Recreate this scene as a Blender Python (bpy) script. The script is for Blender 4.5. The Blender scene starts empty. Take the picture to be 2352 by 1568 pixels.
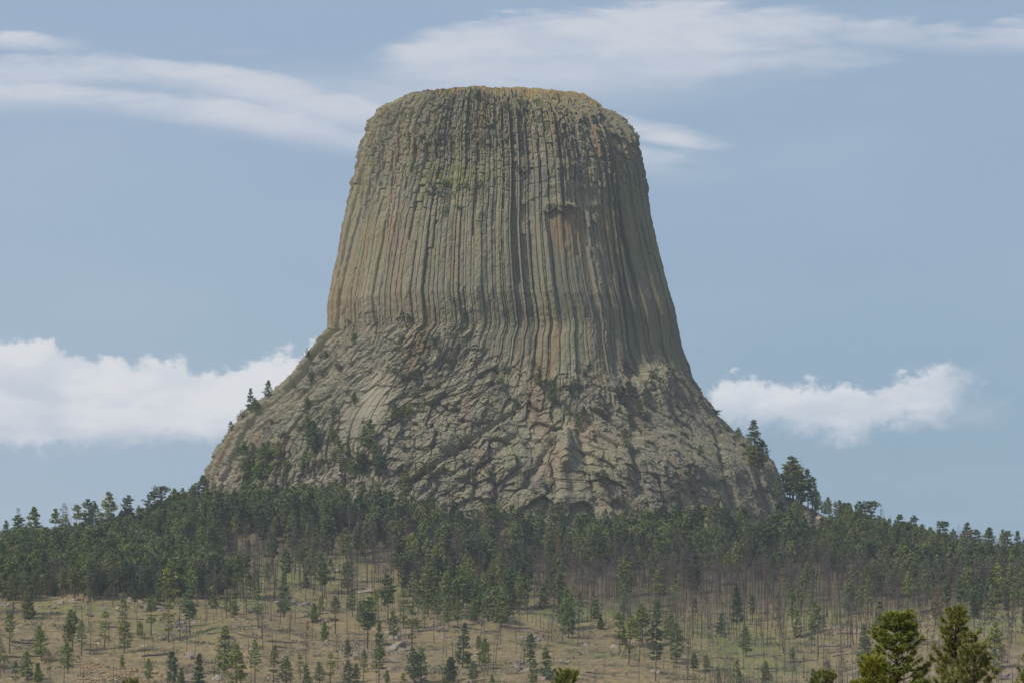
import bpy, math, random
import numpy as np

random.seed(7)
rng = np.random.default_rng(7)
scene = bpy.context.scene
col = scene.collection

# ------------------------------------------------------------------ camera, world, sun, exposure
# Metres. The camera stands at the origin and looks level along +Y with a 153 mm lens; the lens is shifted
# upward.  One unit of the survey sheet below (2352 wide) is 1e-4 * distance metres.
K = 1e-4
CX, HY = 1176.0, 1520.0            # sheet position of the optical axis and of eye level
cam_d = bpy.data.cameras.new("camera")
cam = bpy.data.objects.new("camera", cam_d)
col.objects.link(cam)
cam.location = (0, 0, 0)
cam.rotation_euler = (math.radians(90), 0, 0)
cam_d.sensor_width = 36.0
cam_d.lens = 36.0 / (2352 * K)
cam_d.shift_x = 0.0
cam_d.shift_y = (HY - 784.0) / 2352.0
cam_d.clip_start = 1.0
cam_d.clip_end = 30000.0
scene.camera = cam

SUN_DIR = np.array([-0.62, -0.50, 0.80])
SUN_DIR /= np.linalg.norm(SUN_DIR)
SUN_EL = math.asin(SUN_DIR[2])
SUN_AZ = math.atan2(SUN_DIR[0], SUN_DIR[1])

scene.view_settings.view_transform = 'Standard'
scene.view_settings.look = 'None'
scene.view_settings.exposure = 0.3
scene.view_settings.gamma = 1.0
scene.view_settings.use_curve_mapping = False


class E:
    """A tiny expression builder over Math nodes."""
    nt = None

    def __init__(s, sock):
        s.s = sock

    @staticmethod
    def m(op, *a):
        n = E.nt.nodes.new('ShaderNodeMath')
        n.operation = op
        for i, v in enumerate(a):
            if isinstance(v, E):
                E.nt.links.new(v.s, n.inputs[i])
            else:
                n.inputs[i].default_value = float(v)
        return E(n.outputs[0])

    def __add__(s, o): return E.m('ADD', s, o)
    __radd__ = __add__
    def __sub__(s, o): return E.m('SUBTRACT', s, o)
    def __rsub__(s, o): return E.m('SUBTRACT', o, s)
    def __mul__(s, o): return E.m('MULTIPLY', s, o)
    __rmul__ = __mul__
    def __truediv__(s, o): return E.m('DIVIDE', s, o)
    def clamp(s):
        r = E.m('ADD', s, 0.0)
        r.s.node.use_clamp = True
        return r
    def max(s, o): return E.m('MAXIMUM', s, o)
    def min(s, o): return E.m('MINIMUM', s, o)
    def pow(s, o): return E.m('POWER', s, o)


def smooth(e, a, b):
    n = E.nt.nodes.new('ShaderNodeMapRange')
    n.interpolation_type = 'SMOOTHSTEP'
    E.nt.links.new(e.s, n.inputs[0])
    n.inputs[1].default_value = a
    n.inputs[2].default_value = b
    return E(n.outputs[0])


def noise_node(x, y, scale, detail, rough=0.5, dist=0.0, z=0.0):
    c = E.nt.nodes.new('ShaderNodeCombineXYZ')
    for i, v in enumerate((x, y)):
        E.nt.links.new(v.s, c.inputs[i])
    c.inputs[2].default_value = z
    n = E.nt.nodes.new('ShaderNodeTexNoise')
    E.nt.links.new(c.outputs[0], n.inputs['Vector'])
    n.inputs['Scale'].default_value = scale
    n.inputs['Detail'].default_value = detail
    n.inputs['Roughness'].default_value = rough
    n.inputs['Distortion'].default_value = dist
    return E(n.outputs[0])


def curve(e, pts):
    """piecewise profile: list of (x, y); x over [-300, 2700]"""
    n = E.nt.nodes.new('ShaderNodeFloatCurve')
    x0, x1, y0, y1 = -300.0, 2700.0, 0.0, 1600.0
    t = (e - x0) / (x1 - x0)
    E.nt.links.new(t.s, n.inputs['Value'])
    cu = n.mapping.curves[0]
    pp = [((x - x0) / (x1 - x0), (y - y0) / (y1 - y0)) for x, y in pts]
    while len(cu.points) < len(pp):
        cu.points.new(0.5, 0.5)
    for p, (a, b) in zip(cu.points, pp):
        p.location = (a, b)
    n.mapping.update()
    return E(n.outputs[0]) * (y1 - y0) + y0


def mixc(f, a, b):
    n = E.nt.nodes.new('ShaderNodeMix')
    n.data_type = 'RGBA'
    if isinstance(f, E):
        E.nt.links.new(f.s, n.inputs[0])
    else:
        n.inputs[0].default_value = f
    for sock, v in ((n.inputs[6], a), (n.inputs[7], b)):
        if isinstance(v, tuple):
            sock.default_value = (*v, 1)
        else:
            E.nt.links.new(v, sock)
    return n.outputs[2]


def build_world():
    w = bpy.data.worlds.new("World")
    scene.world = w
    w.use_nodes = True
    nt = w.node_tree
    nt.nodes.clear()
    E.nt = nt
    out = nt.nodes.new('ShaderNodeOutputWorld')
    bg = nt.nodes.new('ShaderNodeBackground')
    bg.inputs[1].default_value = 0.1
    nt.links.new(bg.outputs[0], out.inputs[0])
    sky = nt.nodes.new('ShaderNodeTexSky')
    sky.sky_type = 'NISHITA'
    sky.sun_disc = False
    sky.sun_elevation = SUN_EL
    sky.sun_rotation = SUN_AZ
    sky.air_density = 1.0
    sky.dust_density = 1.5
    # direction -> azimuth / elevation in the survey-sheet unit (1e-4 rad)
    tc = nt.nodes.new('ShaderNodeTexCoord')
    sp = nt.nodes.new('ShaderNodeSeparateXYZ')
    nt.links.new(tc.outputs['Generated'], sp.inputs[0])
    dx, dy, dz = (E(o) for o in sp.outputs)
    u = E.m('ARCTAN2', dx, dy) * (1 / K) + CX
    v = HY - E.m('ARCSINE', dz) * (1 / K)
    # high thin overcast veil
    el = (HY - v)
    veil_lo, veil_hi = (2.92, 3.82, 4.86), (2.62, 3.46, 4.75)
    veil = mixc(smooth(el, 200, 1500), veil_lo, veil_hi)
    side = smooth(u, -200, 2000)
    veil = mixc(side, veil, mixc(smooth(el, 200, 1500), (2.12, 3.2, 4.3), (2.4, 3.3, 4.55)))
    soft = noise_node(u * 0.0012, v * 0.004, 1.0, 3, 0.5)
    base = mixc(0.88, sky.outputs[0], veil)
    base = mixc(smooth(soft, 0.35, 0.85) * 0.2, base, (4.2, 4.8, 5.7))

    # ---- cirrus streaks
    wisp = noise_node(u * 0.0022 + v * 0.0006, v * 0.012, 1.0, 6, 0.55, 0.35)
    wisp2 = noise_node(u * 0.006, v * 0.022, 1.0, 5, 0.6, 0.6, 4.0)

    def band(pts, up, dn, amp=40.0):
        c = curve(u, pts)
        d = v - c + (wisp - 0.5) * amp + (wisp2 - 0.5) * amp * 0.5
        return smooth(d, -up, -up * 0.12) * (1 - smooth(d, dn * 0.05, dn))

    ends = lambda a, b, c, d: smooth(u, a, b) * (1 - smooth(u, c, d))
    u_ = u
    b1 = band([(-300, 160), (0, 175), (250, 160), (380, 165), (560, 195), (760, 245), (1000, 300), (2700, 480)], 40, 95, 60) * ends(-400, -300, 900, 1900) * 0.95
    b2 = band([(-300, 215), (0, 222), (300, 230), (560, 270), (800, 310), (1100, 340), (2700, 560)], 42, 80, 60) * ends(-400, -300, 850, 1700) * 0.9
    b3 = band([(-300, 100), (0, 104), (110, 110), (300, 130), (2700, 300)], 22, 44, 18) * ends(-400, -300, 60, 300) * 0.95
    b4 = band([(-300, 420), (700, 250), (850, 175), (1000, 110), (1250, 80), (1600, 55), (1900, 75), (2700, 90)], 60, 230, 70)
    b4 = b4 * ends(700, 1100, 1600, 2300) * 1.05
    b5 = band([(-300, 200), (850, 120), (1000, 92), (1120, 62), (1400, 50), (1700, 50), (2000, 80), (2300, 92), (2700, 80)], 32, 80, 90) * ends(850, 1080, 2500, 2800) * 0.75
    b6 = band([(-300, -60), (1250, 235), (1450, 305), (1560, 328), (1750, 352), (2700, 520)], 45, 32, 20) * ends(1000, 1350, 1480, 1760) * 0.85
    b7 = band([(-300, 128), (400, 128), (620, 128), (2700, 160)], 14, 16, 30) * ends(400, 520, 580, 680) * 0.4
    b8 = band([(-300, 200), (600, 235), (800, 245), (1000, 215), (1300, 180), (1600, 170), (2700, 200)], 110, 130, 90) * ends(480, 760, 1400, 1800) * 0.8
    c = b1.max(b2).max(b3).max(b4).max(b5).max(b6).max(b7)
    tex = 0.5 + 0.55 * smooth(wisp, 0.3, 0.68) + 0.35 * smooth(wisp2, 0.3, 0.7)
    cir = smooth(c * 1.05 - 0.5 + (wisp - 0.5) * 1.5 + (wisp2 - 0.5) * 1.0, -0.5, 0.85) * smooth(c, 0.02, 0.3) * (tex * 0.5 + 0.5)
    cir = cir.clamp()
    base = mixc(cir * 0.9, base, (5.15, 5.4, 6.0))

    base = mixc((b8 * (0.25 + 0.5 * wisp)).clamp(), base, (4.7, 5.05, 5.8))
    # ---- low cumulus
    puff = noise_node(u * 0.011, v * 0.014, 1.0, 9, 0.62, 0.25, 2.0)
    puffL = noise_node(u * 0.0042, v * 0.0062, 1.0, 4, 0.55, 0.2, 9.0)
    puffS = noise_node(u * 0.03, v * 0.036, 1.0, 6, 0.62, 0.3, 5.0)
    shade = noise_node(u * 0.0045, v * 0.011, 1.0, 5, 0.55, 0.2, 7.0)

    def cumulus(top, bot, soft_b, a, b, cc, d, amp):
        t = curve(u, top)
        bo = curve(u, bot)
        pf = (puff - 0.5) * amp + (puffL - 0.5) * amp * 0.7 + (puffS - 0.5) * amp * 0.35
        dt = v - t + pf
        db = bo - v + (puffL - 0.5) * amp * 0.6 + (puff - 0.5) * amp * 0.35
        e = smooth(u + (puff - 0.5) * amp * 1.6, a, b) * (1 - smooth(u + (puff - 0.5) * amp * 1.6, cc, d))
        k = smooth(dt, -14, 44) * smooth(db, -soft_b * 0.5, soft_b) * e
        return smooth(k - 0.5 + (puff - 0.5) * 1.1 + (puffS - 0.5) * 0.8, -0.40, 0.34) * smooth(k, 0.0, 0.2), dt, db

    k1, t1, d1 = cumulus([(-300, 790), (0, 786), (60, 776), (110, 768), (150, 800), (200, 822), (300, 815), (400, 822), (460, 848), (520, 832), (600, 806), (700, 786), (780, 760), (2700, 770)],
                         [(-300, 1040), (0, 1040), (100, 1046), (300, 1020), (500, 1015), (700, 1000), (2700, 980)], 55, -900, -800, 1000, 1100, 105)
    lit1 = smooth(t1, 260, 10).s
    n = E.nt.nodes.new('ShaderNodeMapRange')   # whiter towards the tops
    lit = (1 - smooth(t1, 40, 230)) * 0.75 + smooth(shade, 0.38, 0.62) * 0.5
    ccol = mixc(lit.clamp(), (4.1, 4.6, 5.4), (6.0, 6.15, 6.4))
    base = mixc((k1 * (0.82 + 0.34 * shade)).clamp() * 0.97, base, ccol)
    k2, t2, d2 = cumulus([(-300, 900), (1500, 900), (1625, 890), (1670, 862), (1750, 862), (1850, 872), (1960, 872), (2060, 862), (2140, 848), (2185, 828), (2250, 830), (2700, 830)],
                         [(-300, 985), (1500, 985), (1700, 985), (1900, 1005), (2050, 1000), (2150, 985), (2220, 950), (2260, 900), (2700, 780)], 75, 1450, 1500, 2110, 2270, 95)
    lit = (1 - smooth(t2, 30, 160)) * 0.6 + smooth(shade, 0.38, 0.62) * 0.5
    ccol = mixc(lit.clamp(), (4.1, 4.65, 5.45), (5.8, 6.05, 6.4))
    base = mixc((k2 * (0.8 + 0.35 * shade)).clamp() * 0.95, base, ccol)
    # torn wisps trailing off the right cloud
    wr = smooth(puff * 0.6 + puffL * 0.4, 0.43, 0.62) * smooth(u, 2100, 2200) * (1 - smooth(u, 2260, 2352)) * smooth(v, 835, 870) * (1 - smooth(v, 900, 1010))
    base = mixc(wr * 0.5, base, (5.0, 5.4, 6.0))
    nt.links.new(base, bg.inputs[0])


build_world()

sun_d = bpy.data.lights.new("sun", 'SUN')
sun_d.energy = 2.7
sun_d.angle = math.radians(7)
sun_d.color = (1.0, 0.95, 0.86)
sun = bpy.data.objects.new("sun", sun_d)
col.objects.link(sun)
from mathutils import Vector
sun.rotation_euler = Vector(-SUN_DIR).to_track_quat('-Z', 'Y').to_euler()
sun.location = (-500, -400, 900)


# ------------------------------------------------------------------ numeric helpers
def hsh(ix, iy, seed=0):
    ix = np.asarray(ix, np.int64); iy = np.asarray(iy, np.int64)
    h = (ix * 374761393 + iy * 668265263 + seed * 974634777) & 0xffffffff
    h = ((h ^ (h >> 13)) * 1274126177) & 0xffffffff
    h = ((h ^ (h >> 16)) * 2246822519) & 0xffffffff
    h = h ^ (h >> 15)
    return h.astype(np.float64) / 4294967296.0


def vnoise(x, y, seed=0):
    x = np.asarray(x, float); y = np.asarray(y, float)
    ix = np.floor(x); iy = np.floor(y)
    fx = x - ix; fy = y - iy
    fx = fx * fx * fx * (fx * (fx * 6 - 15) + 10); fy = fy * fy * fy * (fy * (fy * 6 - 15) + 10)
    a = hsh(ix, iy, seed); b = hsh(ix + 1, iy, seed); c = hsh(ix, iy + 1, seed); d = hsh(ix + 1, iy + 1, seed)
    return (a * (1 - fx) + b * fx) * (1 - fy) + (c * (1 - fx) + d * fx) * fy - 0.5


def fbm(x, y, seed=0, octv=4, gain=0.5):
    s = 0.0; a = 1.0
    for o in range(octv):
        s = s + a * vnoise(x * 2 ** o + 17.3 * o, y * 2 ** o - 9.1 * o, seed + o)
        a *= gain
    return s


def voronoi(x, y, seed=0, jit=0.9, block=False):
    """F1, F2 and the random id of the nearest jittered cell"""
    ix = np.floor(x); iy = np.floor(y)
    f1 = np.full(np.shape(x), 9.0); f2 = np.full(np.shape(x), 9.0); cid = np.zeros(np.shape(x)); cdx = np.zeros(np.shape(x)); cdy = np.zeros(np.shape(x))
    for oy in (-1, 0, 1):
        for ox in (-1, 0, 1):
            jx = ix + ox; jy = iy + oy
            px = jx + 0.5 + (hsh(jx, jy, seed) - 0.5) * jit
            py = jy + 0.5 + (hsh(jx, jy, seed + 51) - 0.5) * jit
            ddx = x - px; ddy = y - py
            d = (np.abs(ddx) ** 4 + np.abs(ddy) ** 4) ** .25 if block else np.sqrt(ddx * ddx + ddy * ddy)
            near = d < f1
            f2 = np.where(near, f1, np.minimum(f2, d))
            cid = np.where(near, hsh(jx, jy, seed + 99), cid)
            cdx = np.where(near, ddx, cdx); cdy = np.where(near, ddy, cdy)
            f1 = np.where(near, d, f1)
    return f1, f2, cid, cdx, cdy


def sstep(x, a, b):
    t = np.clip((x - a) / (b - a), 0, 1)
    return t * t * (3 - 2 * t)


def mesh_np(name, V, F, mat=None, attrs=None, smooth=False, mats=None, fmat=None):
    V = np.asarray(V, np.float32); F = np.asarray(F, np.int32)
    me = bpy.data.meshes.new(name)
    k = F.shape[1]
    me.vertices.add(len(V)); me.vertices.foreach_set('co', V.ravel())
    me.loops.add(F.size); me.loops.foreach_set('vertex_index', F.ravel())
    me.polygons.add(len(F)); me.polygons.foreach_set('loop_start', np.arange(0, F.size, k, dtype=np.int32))
    if mats:
        for m in mats: me.materials.append(m)
        me.polygons.foreach_set('material_index', np.asarray(fmat, np.int32))
    elif mat is not None:
        me.materials.append(mat)
    me.polygons.foreach_set('use_smooth', np.full(len(F), smooth))
    for an, av in (attrs or {}).items():
        av = np.asarray(av, np.float32)
        if av.ndim == 1:
            at = me.attributes.new(an, 'FLOAT', 'POINT'); at.data.foreach_set('value', av)
        else:
            at = me.attributes.new(an, 'FLOAT_COLOR', 'POINT')
            at.data.foreach_set('color', np.c_[av, np.ones(len(av))].astype(np.float32).ravel())
    me.update(calc_edges=True)
    return me


def grid_faces(nr, nc, wrap=False):
    r = np.arange(nr - 1)[:, None]; c = np.arange(nc if wrap else nc - 1)[None, :]
    c1 = (c + 1) % nc
    f = np.stack([r * nc + c, r * nc + c1, (r + 1) * nc + c1, (r + 1) * nc + c], -1)
    return f.reshape(-1, 4)


def link(name, me, parent=None, **props):
    o = bpy.data.objects.new(name, me)
    col.objects.link(o)
    if parent is not None: o.parent = parent
    for k2, v2 in props.items(): o[k2] = v2
    return o


def tagged(o, label, cat, group=None, kind=None):
    o['label'] = label; o['category'] = cat
    if group: o['group'] = group
    if kind: o['kind'] = kind
    return o


# ------------------------------------------------------------------ materials
def material(name):
    m = bpy.data.materials.new(name)
    m.use_nodes = True
    E.nt = m.node_tree
    b = m.node_tree.nodes['Principled BSDF']
    b.inputs['Roughness'].default_value = 0.95
    if 'Specular IOR Level' in b.inputs: b.inputs['Specular IOR Level'].default_value = 0.15
    return m, b


def nd(t, **kw):
    n = E.nt.nodes.new(t)
    for a, b in kw.items(): setattr(n, a, b)
    return n


def lk(a, b): E.nt.links.new(a, b)


def tex_noise(scale, detail=5, rough=0.6, coord='Object', stretch=None):
    tc = nd('ShaderNodeTexCoord')
    v = tc.outputs[coord]
    if stretch:
        mp = nd('ShaderNodeMapping'); mp.inputs['Scale'].default_value = stretch
        lk(v, mp.inputs[0]); v = mp.outputs[0]
    n = nd('ShaderNodeTexNoise'); lk(v, n.inputs['Vector'])
    n.inputs['Scale'].default_value = scale; n.inputs['Detail'].default_value = detail; n.inputs['Roughness'].default_value = rough
    return E(n.outputs[0])


def mat_rock():
    m, b = material('butte_rock')
    at = nd('ShaderNodeAttribute', attribute_name='tint')
    n1 = tex_noise(0.9, 6, 0.65)
    n2 = tex_noise(0.12, 4, 0.6, stretch=(1, 1, 0.25))
    v = 0.72 + 0.36 * n1 + 0.22 * n2
    vm = nd('ShaderNodeVectorMath', operation='SCALE'); lk(at.outputs['Color'], vm.inputs[0]); lk(v.s, vm.inputs['Scale'])
    lk(vm.outputs[0], b.inputs['Base Color'])
    bp = nd('ShaderNodeBump'); bp.inputs['Strength'].default_value = 0.6; bp.inputs['Distance'].default_value = 0.5
    lk(tex_noise(1.6, 6, 0.7).s, bp.inputs['Height']); lk(bp.outputs[0], b.inputs['Normal'])
    return m


def mat_ground():
    m, b = material('dry_grass_slope')
    at = nd('ShaderNodeAttribute', attribute_name='cover')
    sep = nd('ShaderNodeSeparateColor'); lk(at.outputs['Color'], sep.inputs[0])
    green, soil, litter = (E(o) for o in sep.outputs[:3])
    n1 = tex_noise(0.35, 6, 0.65); n2 = tex_noise(2.2, 5, 0.7); n3 = tex_noise(0.06, 4, 0.55)
    c = mixc(smooth(n1, 0.36, 0.62), (0.36, 0.262, 0.122), (0.245, 0.18, 0.088))
    c = mixc(smooth(n3 + (n1 - 0.5) * 0.6, 0.46, 0.66) * 0.35, c, (0.175, 0.16, 0.07))
    c = mixc((green + (n1 - 0.5) * 0.9 * smooth(green, 0.02, 0.3)).clamp(), c, (0.165, 0.20, 0.05))
    c = mixc((soil + (n1 - 0.5) * 0.9 * smooth(soil, 0.02, 0.3)).clamp(), c, (0.33, 0.24, 0.16))
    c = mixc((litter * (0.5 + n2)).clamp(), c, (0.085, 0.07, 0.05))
    mott = smooth(tex_noise(.55, 5, .72, stretch=(.55, 1, 1)), .40, .62)
    mot2 = smooth(tex_noise(.16, 5, .65, stretch=(.5, 1, 1)), .42, .64)
    c = mixc(mott * (0.30 + 0.45 * mot2), c, (0.105, 0.088, 0.06))
    k = 0.5 + 0.6 * n2 + 0.4 * tex_noise(.8, 5, .7)
    vm = nd('ShaderNodeVectorMath', operation='SCALE'); lk(c, vm.inputs[0]); lk(k.s, vm.inputs['Scale'])
    lk(vm.outputs[0], b.inputs['Base Color'])
    bp = nd('ShaderNodeBump'); bp.inputs['Strength'].default_value = 0.8; bp.inputs['Distance'].default_value = 0.6
    lk((n2 + n1 * 2).s, bp.inputs['Height']); lk(bp.outputs[0], b.inputs['Normal'])
    return m


M_ROCK = mat_rock()
M_GROUND = mat_ground()

# ------------------------------------------------------------------ the ground
GXc = np.array([-1500, -500, 0, 250, 480, 700, 900, 1100, 1300, 1500, 1700, 1900, 2100, 2352, 2800, 3800.])
GYr = np.array([1500, 1700, 1800, 1900, 1960, 2060, 2150, 2250, 2330, 2400, 2460, 2620, 2800, 3000.])
#               x:  -1500  -500   0    250   480   700   900  1100  1300  1500  1700  1900  2100  2352  2800  3800
GT = np.array([[1640, 1640, 1640, 1640, 1640, 1640, 1640, 1650, 1650, 1650, 1650, 1650, 1640, 1640, 1640, 1640],   # 1500
               [1575, 1575, 1575, 1575, 1575, 1580, 1585, 1590, 1595, 1600, 1605, 1600, 1590, 1580, 1580, 1580],   # 1700
               [1480, 1480, 1485, 1490, 1495, 1500, 1510, 1520, 1525, 1535, 1545, 1545, 1520, 1490, 1490, 1490],   # 1800
               [1412, 1412, 1412, 1415, 1425, 1438, 1448, 1456, 1466, 1480, 1490, 1490, 1460, 1420, 1420, 1420],   # 1900
               [1374, 1374, 1376, 1374, 1390, 1408, 1416, 1424, 1432, 1446, 1455, 1455, 1435, 1398, 1395, 1395],   # 1960
               [1362, 1362, 1362, 1362, 1358, 1366, 1374, 1385, 1394, 1402, 1404, 1402, 1390, 1372, 1370, 1370],   # 2060
               [1320, 1320, 1322, 1312, 1290, 1300, 1310, 1330, 1345, 1348, 1350, 1350, 1350, 1345, 1345, 1345],   # 2150
               [1285, 1285, 1285, 1265, 1222, 1222, 1240, 1265, 1285, 1292, 1292, 1295, 1310, 1325, 1325, 1325],   # 2250
               [1290, 1290, 1282, 1245, 1196, 1180, 1188, 1205, 1228, 1238, 1244, 1246, 1275, 1315, 1320, 1320],   # 2330
               [1330, 1330, 1310, 1250, 1165, 1140, 1175, 1195, 1218, 1228, 1228, 1222, 1262, 1318, 1330, 1330],   # 2400
               [1400, 1390, 1350, 1270, 1145, 1110, 1170, 1195, 1220, 1230, 1215, 1182, 1262, 1330, 1350, 1360],   # 2460
               [1500, 1480, 1440, 1380, 1300, 1240, 1200, 1200, 1200, 1200, 1210, 1260, 1330, 1400, 1420, 1430],   # 2620
               [1520] * 16, [1530] * 16], float)


def _dense():
    fx = np.arange(-1500, 3801, 20.0); fy = np.arange(1500, 3001, 5.0)
    a = np.array([np.interp(fx, GXc, r) for r in GT])
    b = np.array([np.interp(fy, GYr, a[:, j]) for j in range(len(fx))]).T
    def blur(q, n, ax):
        w = np.hanning(n + 2)[1:-1]; w /= w.sum()
        pad = [(0, 0), (0, 0)]; pad[ax] = (n // 2, n // 2)
        qq = np.pad(q, pad, mode='edge')
        return np.apply_along_axis(lambda t: np.convolve(t, w, 'valid'), ax, qq)
    b = blur(b, 11, 0); b = blur(b, 9, 1)
    return fx, fy, b


_FX, _FY, _FB = _dense()


def ground_sheet(x, Y):
    """sheet row of the bare ground at sheet column x and distance Y (bilinear)"""
    gx = np.clip((np.asarray(x, float) - _FX[0]) / 20.0, 0, len(_FX) - 1.001)
    gy = np.clip((np.asarray(Y, float) - _FY[0]) / 5.0, 0, len(_FY) - 1.001)
    ix = gx.astype(int); iy = gy.astype(int); tx = gx - ix; ty = gy - iy
    row = (_FB[iy, ix] * (1 - tx) + _FB[iy, ix + 1] * tx) * (1 - ty) + (_FB[iy + 1, ix] * (1 - tx) + _FB[iy + 1, ix + 1] * tx) * ty
    # talus shoulder stepping down from the right foot of the butte
    sh = np.interp(x, [1690, 1740, 1790, 1820, 1860, 1905, 1960, 2040, 2120], [1400, 1190, 1134, 1140, 1160, 1184, 1212, 1246, 1300]) + .85 * np.abs(np.asarray(Y, float) - 2492)
    d = row - sh
    return row - np.where(d > -12, (np.maximum(d + 12, 0)) ** 2 / (np.maximum(d + 12, 0) + 24), 0)


_NEAR_Y = [-400, -40, 0, 60, 130, 300, 700, 1100, 1350, 1500]
_NEAR_Z = [2.0, -1.6, -1.7, -2.4, -3.4, -12, -42, -40, -28, -18]


def ground_z(X, Y):
    X = np.asarray(X, float); Y = np.asarray(Y, float)
    Ys = np.maximum(Y, 1500.0)
    x = CX + X / (K * Ys)
    far = (HY - ground_sheet(x, Ys)) * K * Ys
    nearz = np.interp(Y, _NEAR_Y, _NEAR_Z) + fbm(X / 60, Y / 60, 5) * 1.0 * sstep(Y, 100, 600)
    far0 = (HY - ground_sheet(CX + X / (K * 1500.0), 1500.0)) * K * 1500.0
    z = np.where(Y >= 1500, far, nearz + (far0 + 18) * sstep(Y, 1100, 1500))
    on = sstep(Y, 1500, 1640) * (1 - sstep(Y, 2700, 2900))
    z = z + on * (fbm(X / 38, Y / 38, 11, 3) * 4.2 + fbm(X / 9, Y / 9, 21, 3) * 1.0)
    return z


def build_ground():
    xs = np.r_[np.linspace(-1400, -330, 28)[:-1], np.arange(-330, 331, 1.7), np.linspace(332, 1400, 28)]
    ys = np.r_[np.linspace(-400, 1640, 90)[:-1], np.arange(1640, 2480, 1.7), np.linspace(2482, 3000, 40)]
    X, Y = np.meshgrid(xs, ys)
    Z = ground_z(X, Y)
    V = np.stack([X, Y, Z], -1).reshape(-1, 3)
    x = CX + X / (K * np.maximum(Y, 1)); yb = HY - Z / (K * np.maximum(Y, 1))
    g = np.zeros_like(X)
    def blob(cx, cy, rx, ry, a):
        return a * np.exp(-((x - cx) / rx) ** 2 - ((yb - cy) / ry) ** 2)
    for q in [(1310, 1405, 90, 22, 1.0), (1450, 1400, 120, 25, .7), (1720, 1480, 110, 40, .85), (1780, 1530, 120, 30, .7), (640, 1320, 140, 50, .6), (760, 1300, 80, 40, .5),
              (420, 1440, 160, 25, .45), (200, 1400, 130, 16, .5), (860, 1370, 90, 30, .55), (1330, 1475, 60, 14, .55), (1650, 1440, 130, 25, .7), (2250, 1420, 140, 40, .65),
              (560, 1385, 120, 12, .7), (1400, 1500, 60, 10, .5), (1900, 1420, 120, 40, .6), (1100, 1340, 100, 60, .45), (1850, 1145, 60, 12, .6)]:
        g = np.maximum(g, blob(*q))
    g = np.clip(g + fbm(X / 16, Y / 16, 31, 3) * 0.5 * (g > 0.05), 0, 1)
    s = np.zeros_like(X)
    for q in [(900, 1520, 70, 40, .6), (330, 1555, 160, 16, .8), (1950, 1445, 90, 20, .7), (1830, 1150, 70, 30, .9), (760, 1080, 160, 40, .9), (2300, 1520, 60, 40, .5), (980, 1400, 60, 16, .5), (2000, 1550, 300, 14, .4), (1950, 1195, 60, 20, .7)]:
        s = np.maximum(s, blob(*q))
    s = np.clip(s + fbm(X / 10, Y / 10, 41, 3) * 0.6 * (s > 0.05) + np.clip(fbm(X / 7, Y / 14, 43, 3) - 0.28, 0, 1) * 1.1, 0, 1)
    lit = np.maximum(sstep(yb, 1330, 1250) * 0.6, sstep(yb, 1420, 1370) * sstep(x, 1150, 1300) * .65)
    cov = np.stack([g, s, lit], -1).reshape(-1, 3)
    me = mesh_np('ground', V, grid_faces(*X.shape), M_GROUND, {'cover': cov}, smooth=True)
    o = link('ground', me)
    tagged(o, 'dry tan and green grassy hillside rising to the butte', 'hillside', kind='structure')
    return o


build_ground()


def place(x, yb, y_from=1500.0, y_to=2500.0):
    """nearest ground point seen at sheet position (x, yb)"""
    Ys = np.arange(y_from, y_to, 0.5)
    Xs = (x - CX) * K * Ys
    row = HY - ground_z(Xs, Ys) / (K * Ys)
    i = np.argmax(row <= yb) if (row <= yb).any() else int(np.argmin(np.where(Ys > 1700, row, 9e9)))
    return float(Xs[i]), float(Ys[i]), float(ground_z(Xs[i], Ys[i]))


# ------------------------------------------------------------------ the butte
Y0 = 2500.0
S0 = K * Y0
LEFT = [(205, 1100), (220, 930), (232, 893), (250, 866), (270, 853), (300, 838), (340, 821), (400, 812), (450, 803), (500, 793), (550, 781), (600, 771), (650, 760), (700, 749), (770, 739), (780, 730), (800, 705), (830, 685),
        (860, 660), (890, 630), (920, 598), (950, 555), (975, 530), (1000, 510), (1040, 488), (1080, 472), (1120, 462), (1180, 450), (1260, 440)]
RIGHT = [(205, 1200), (220, 1330), (232, 1385), (243, 1402), (255, 1420), (280, 1440), (300, 1452), (320, 1462), (350, 1472), (400, 1484), (450, 1492), (500, 1499), (550, 1509), (600, 1520), (650, 1533), (700, 1548), (750, 1562),
         (800, 1583), (850, 1603), (880, 1615), (920, 1640), (950, 1655), (980, 1680), (1010, 1708), (1040, 1745), (1070, 1778), (1100, 1793), (1130, 1800), (1180, 1815), (1260, 1830)]
BOUND = [(300, 800), (700, 780), (740, 775), (790, 748), (830, 728), (870, 722), (930, 748), (1000, 775), (1050, 760), (1075, 720), (1100, 785), (1150, 835), (1200, 855), (1300, 872), (1400, 868), (1450, 830), (1530, 815), (1550, 850), (1600, 890), (1900, 900)]


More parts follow.
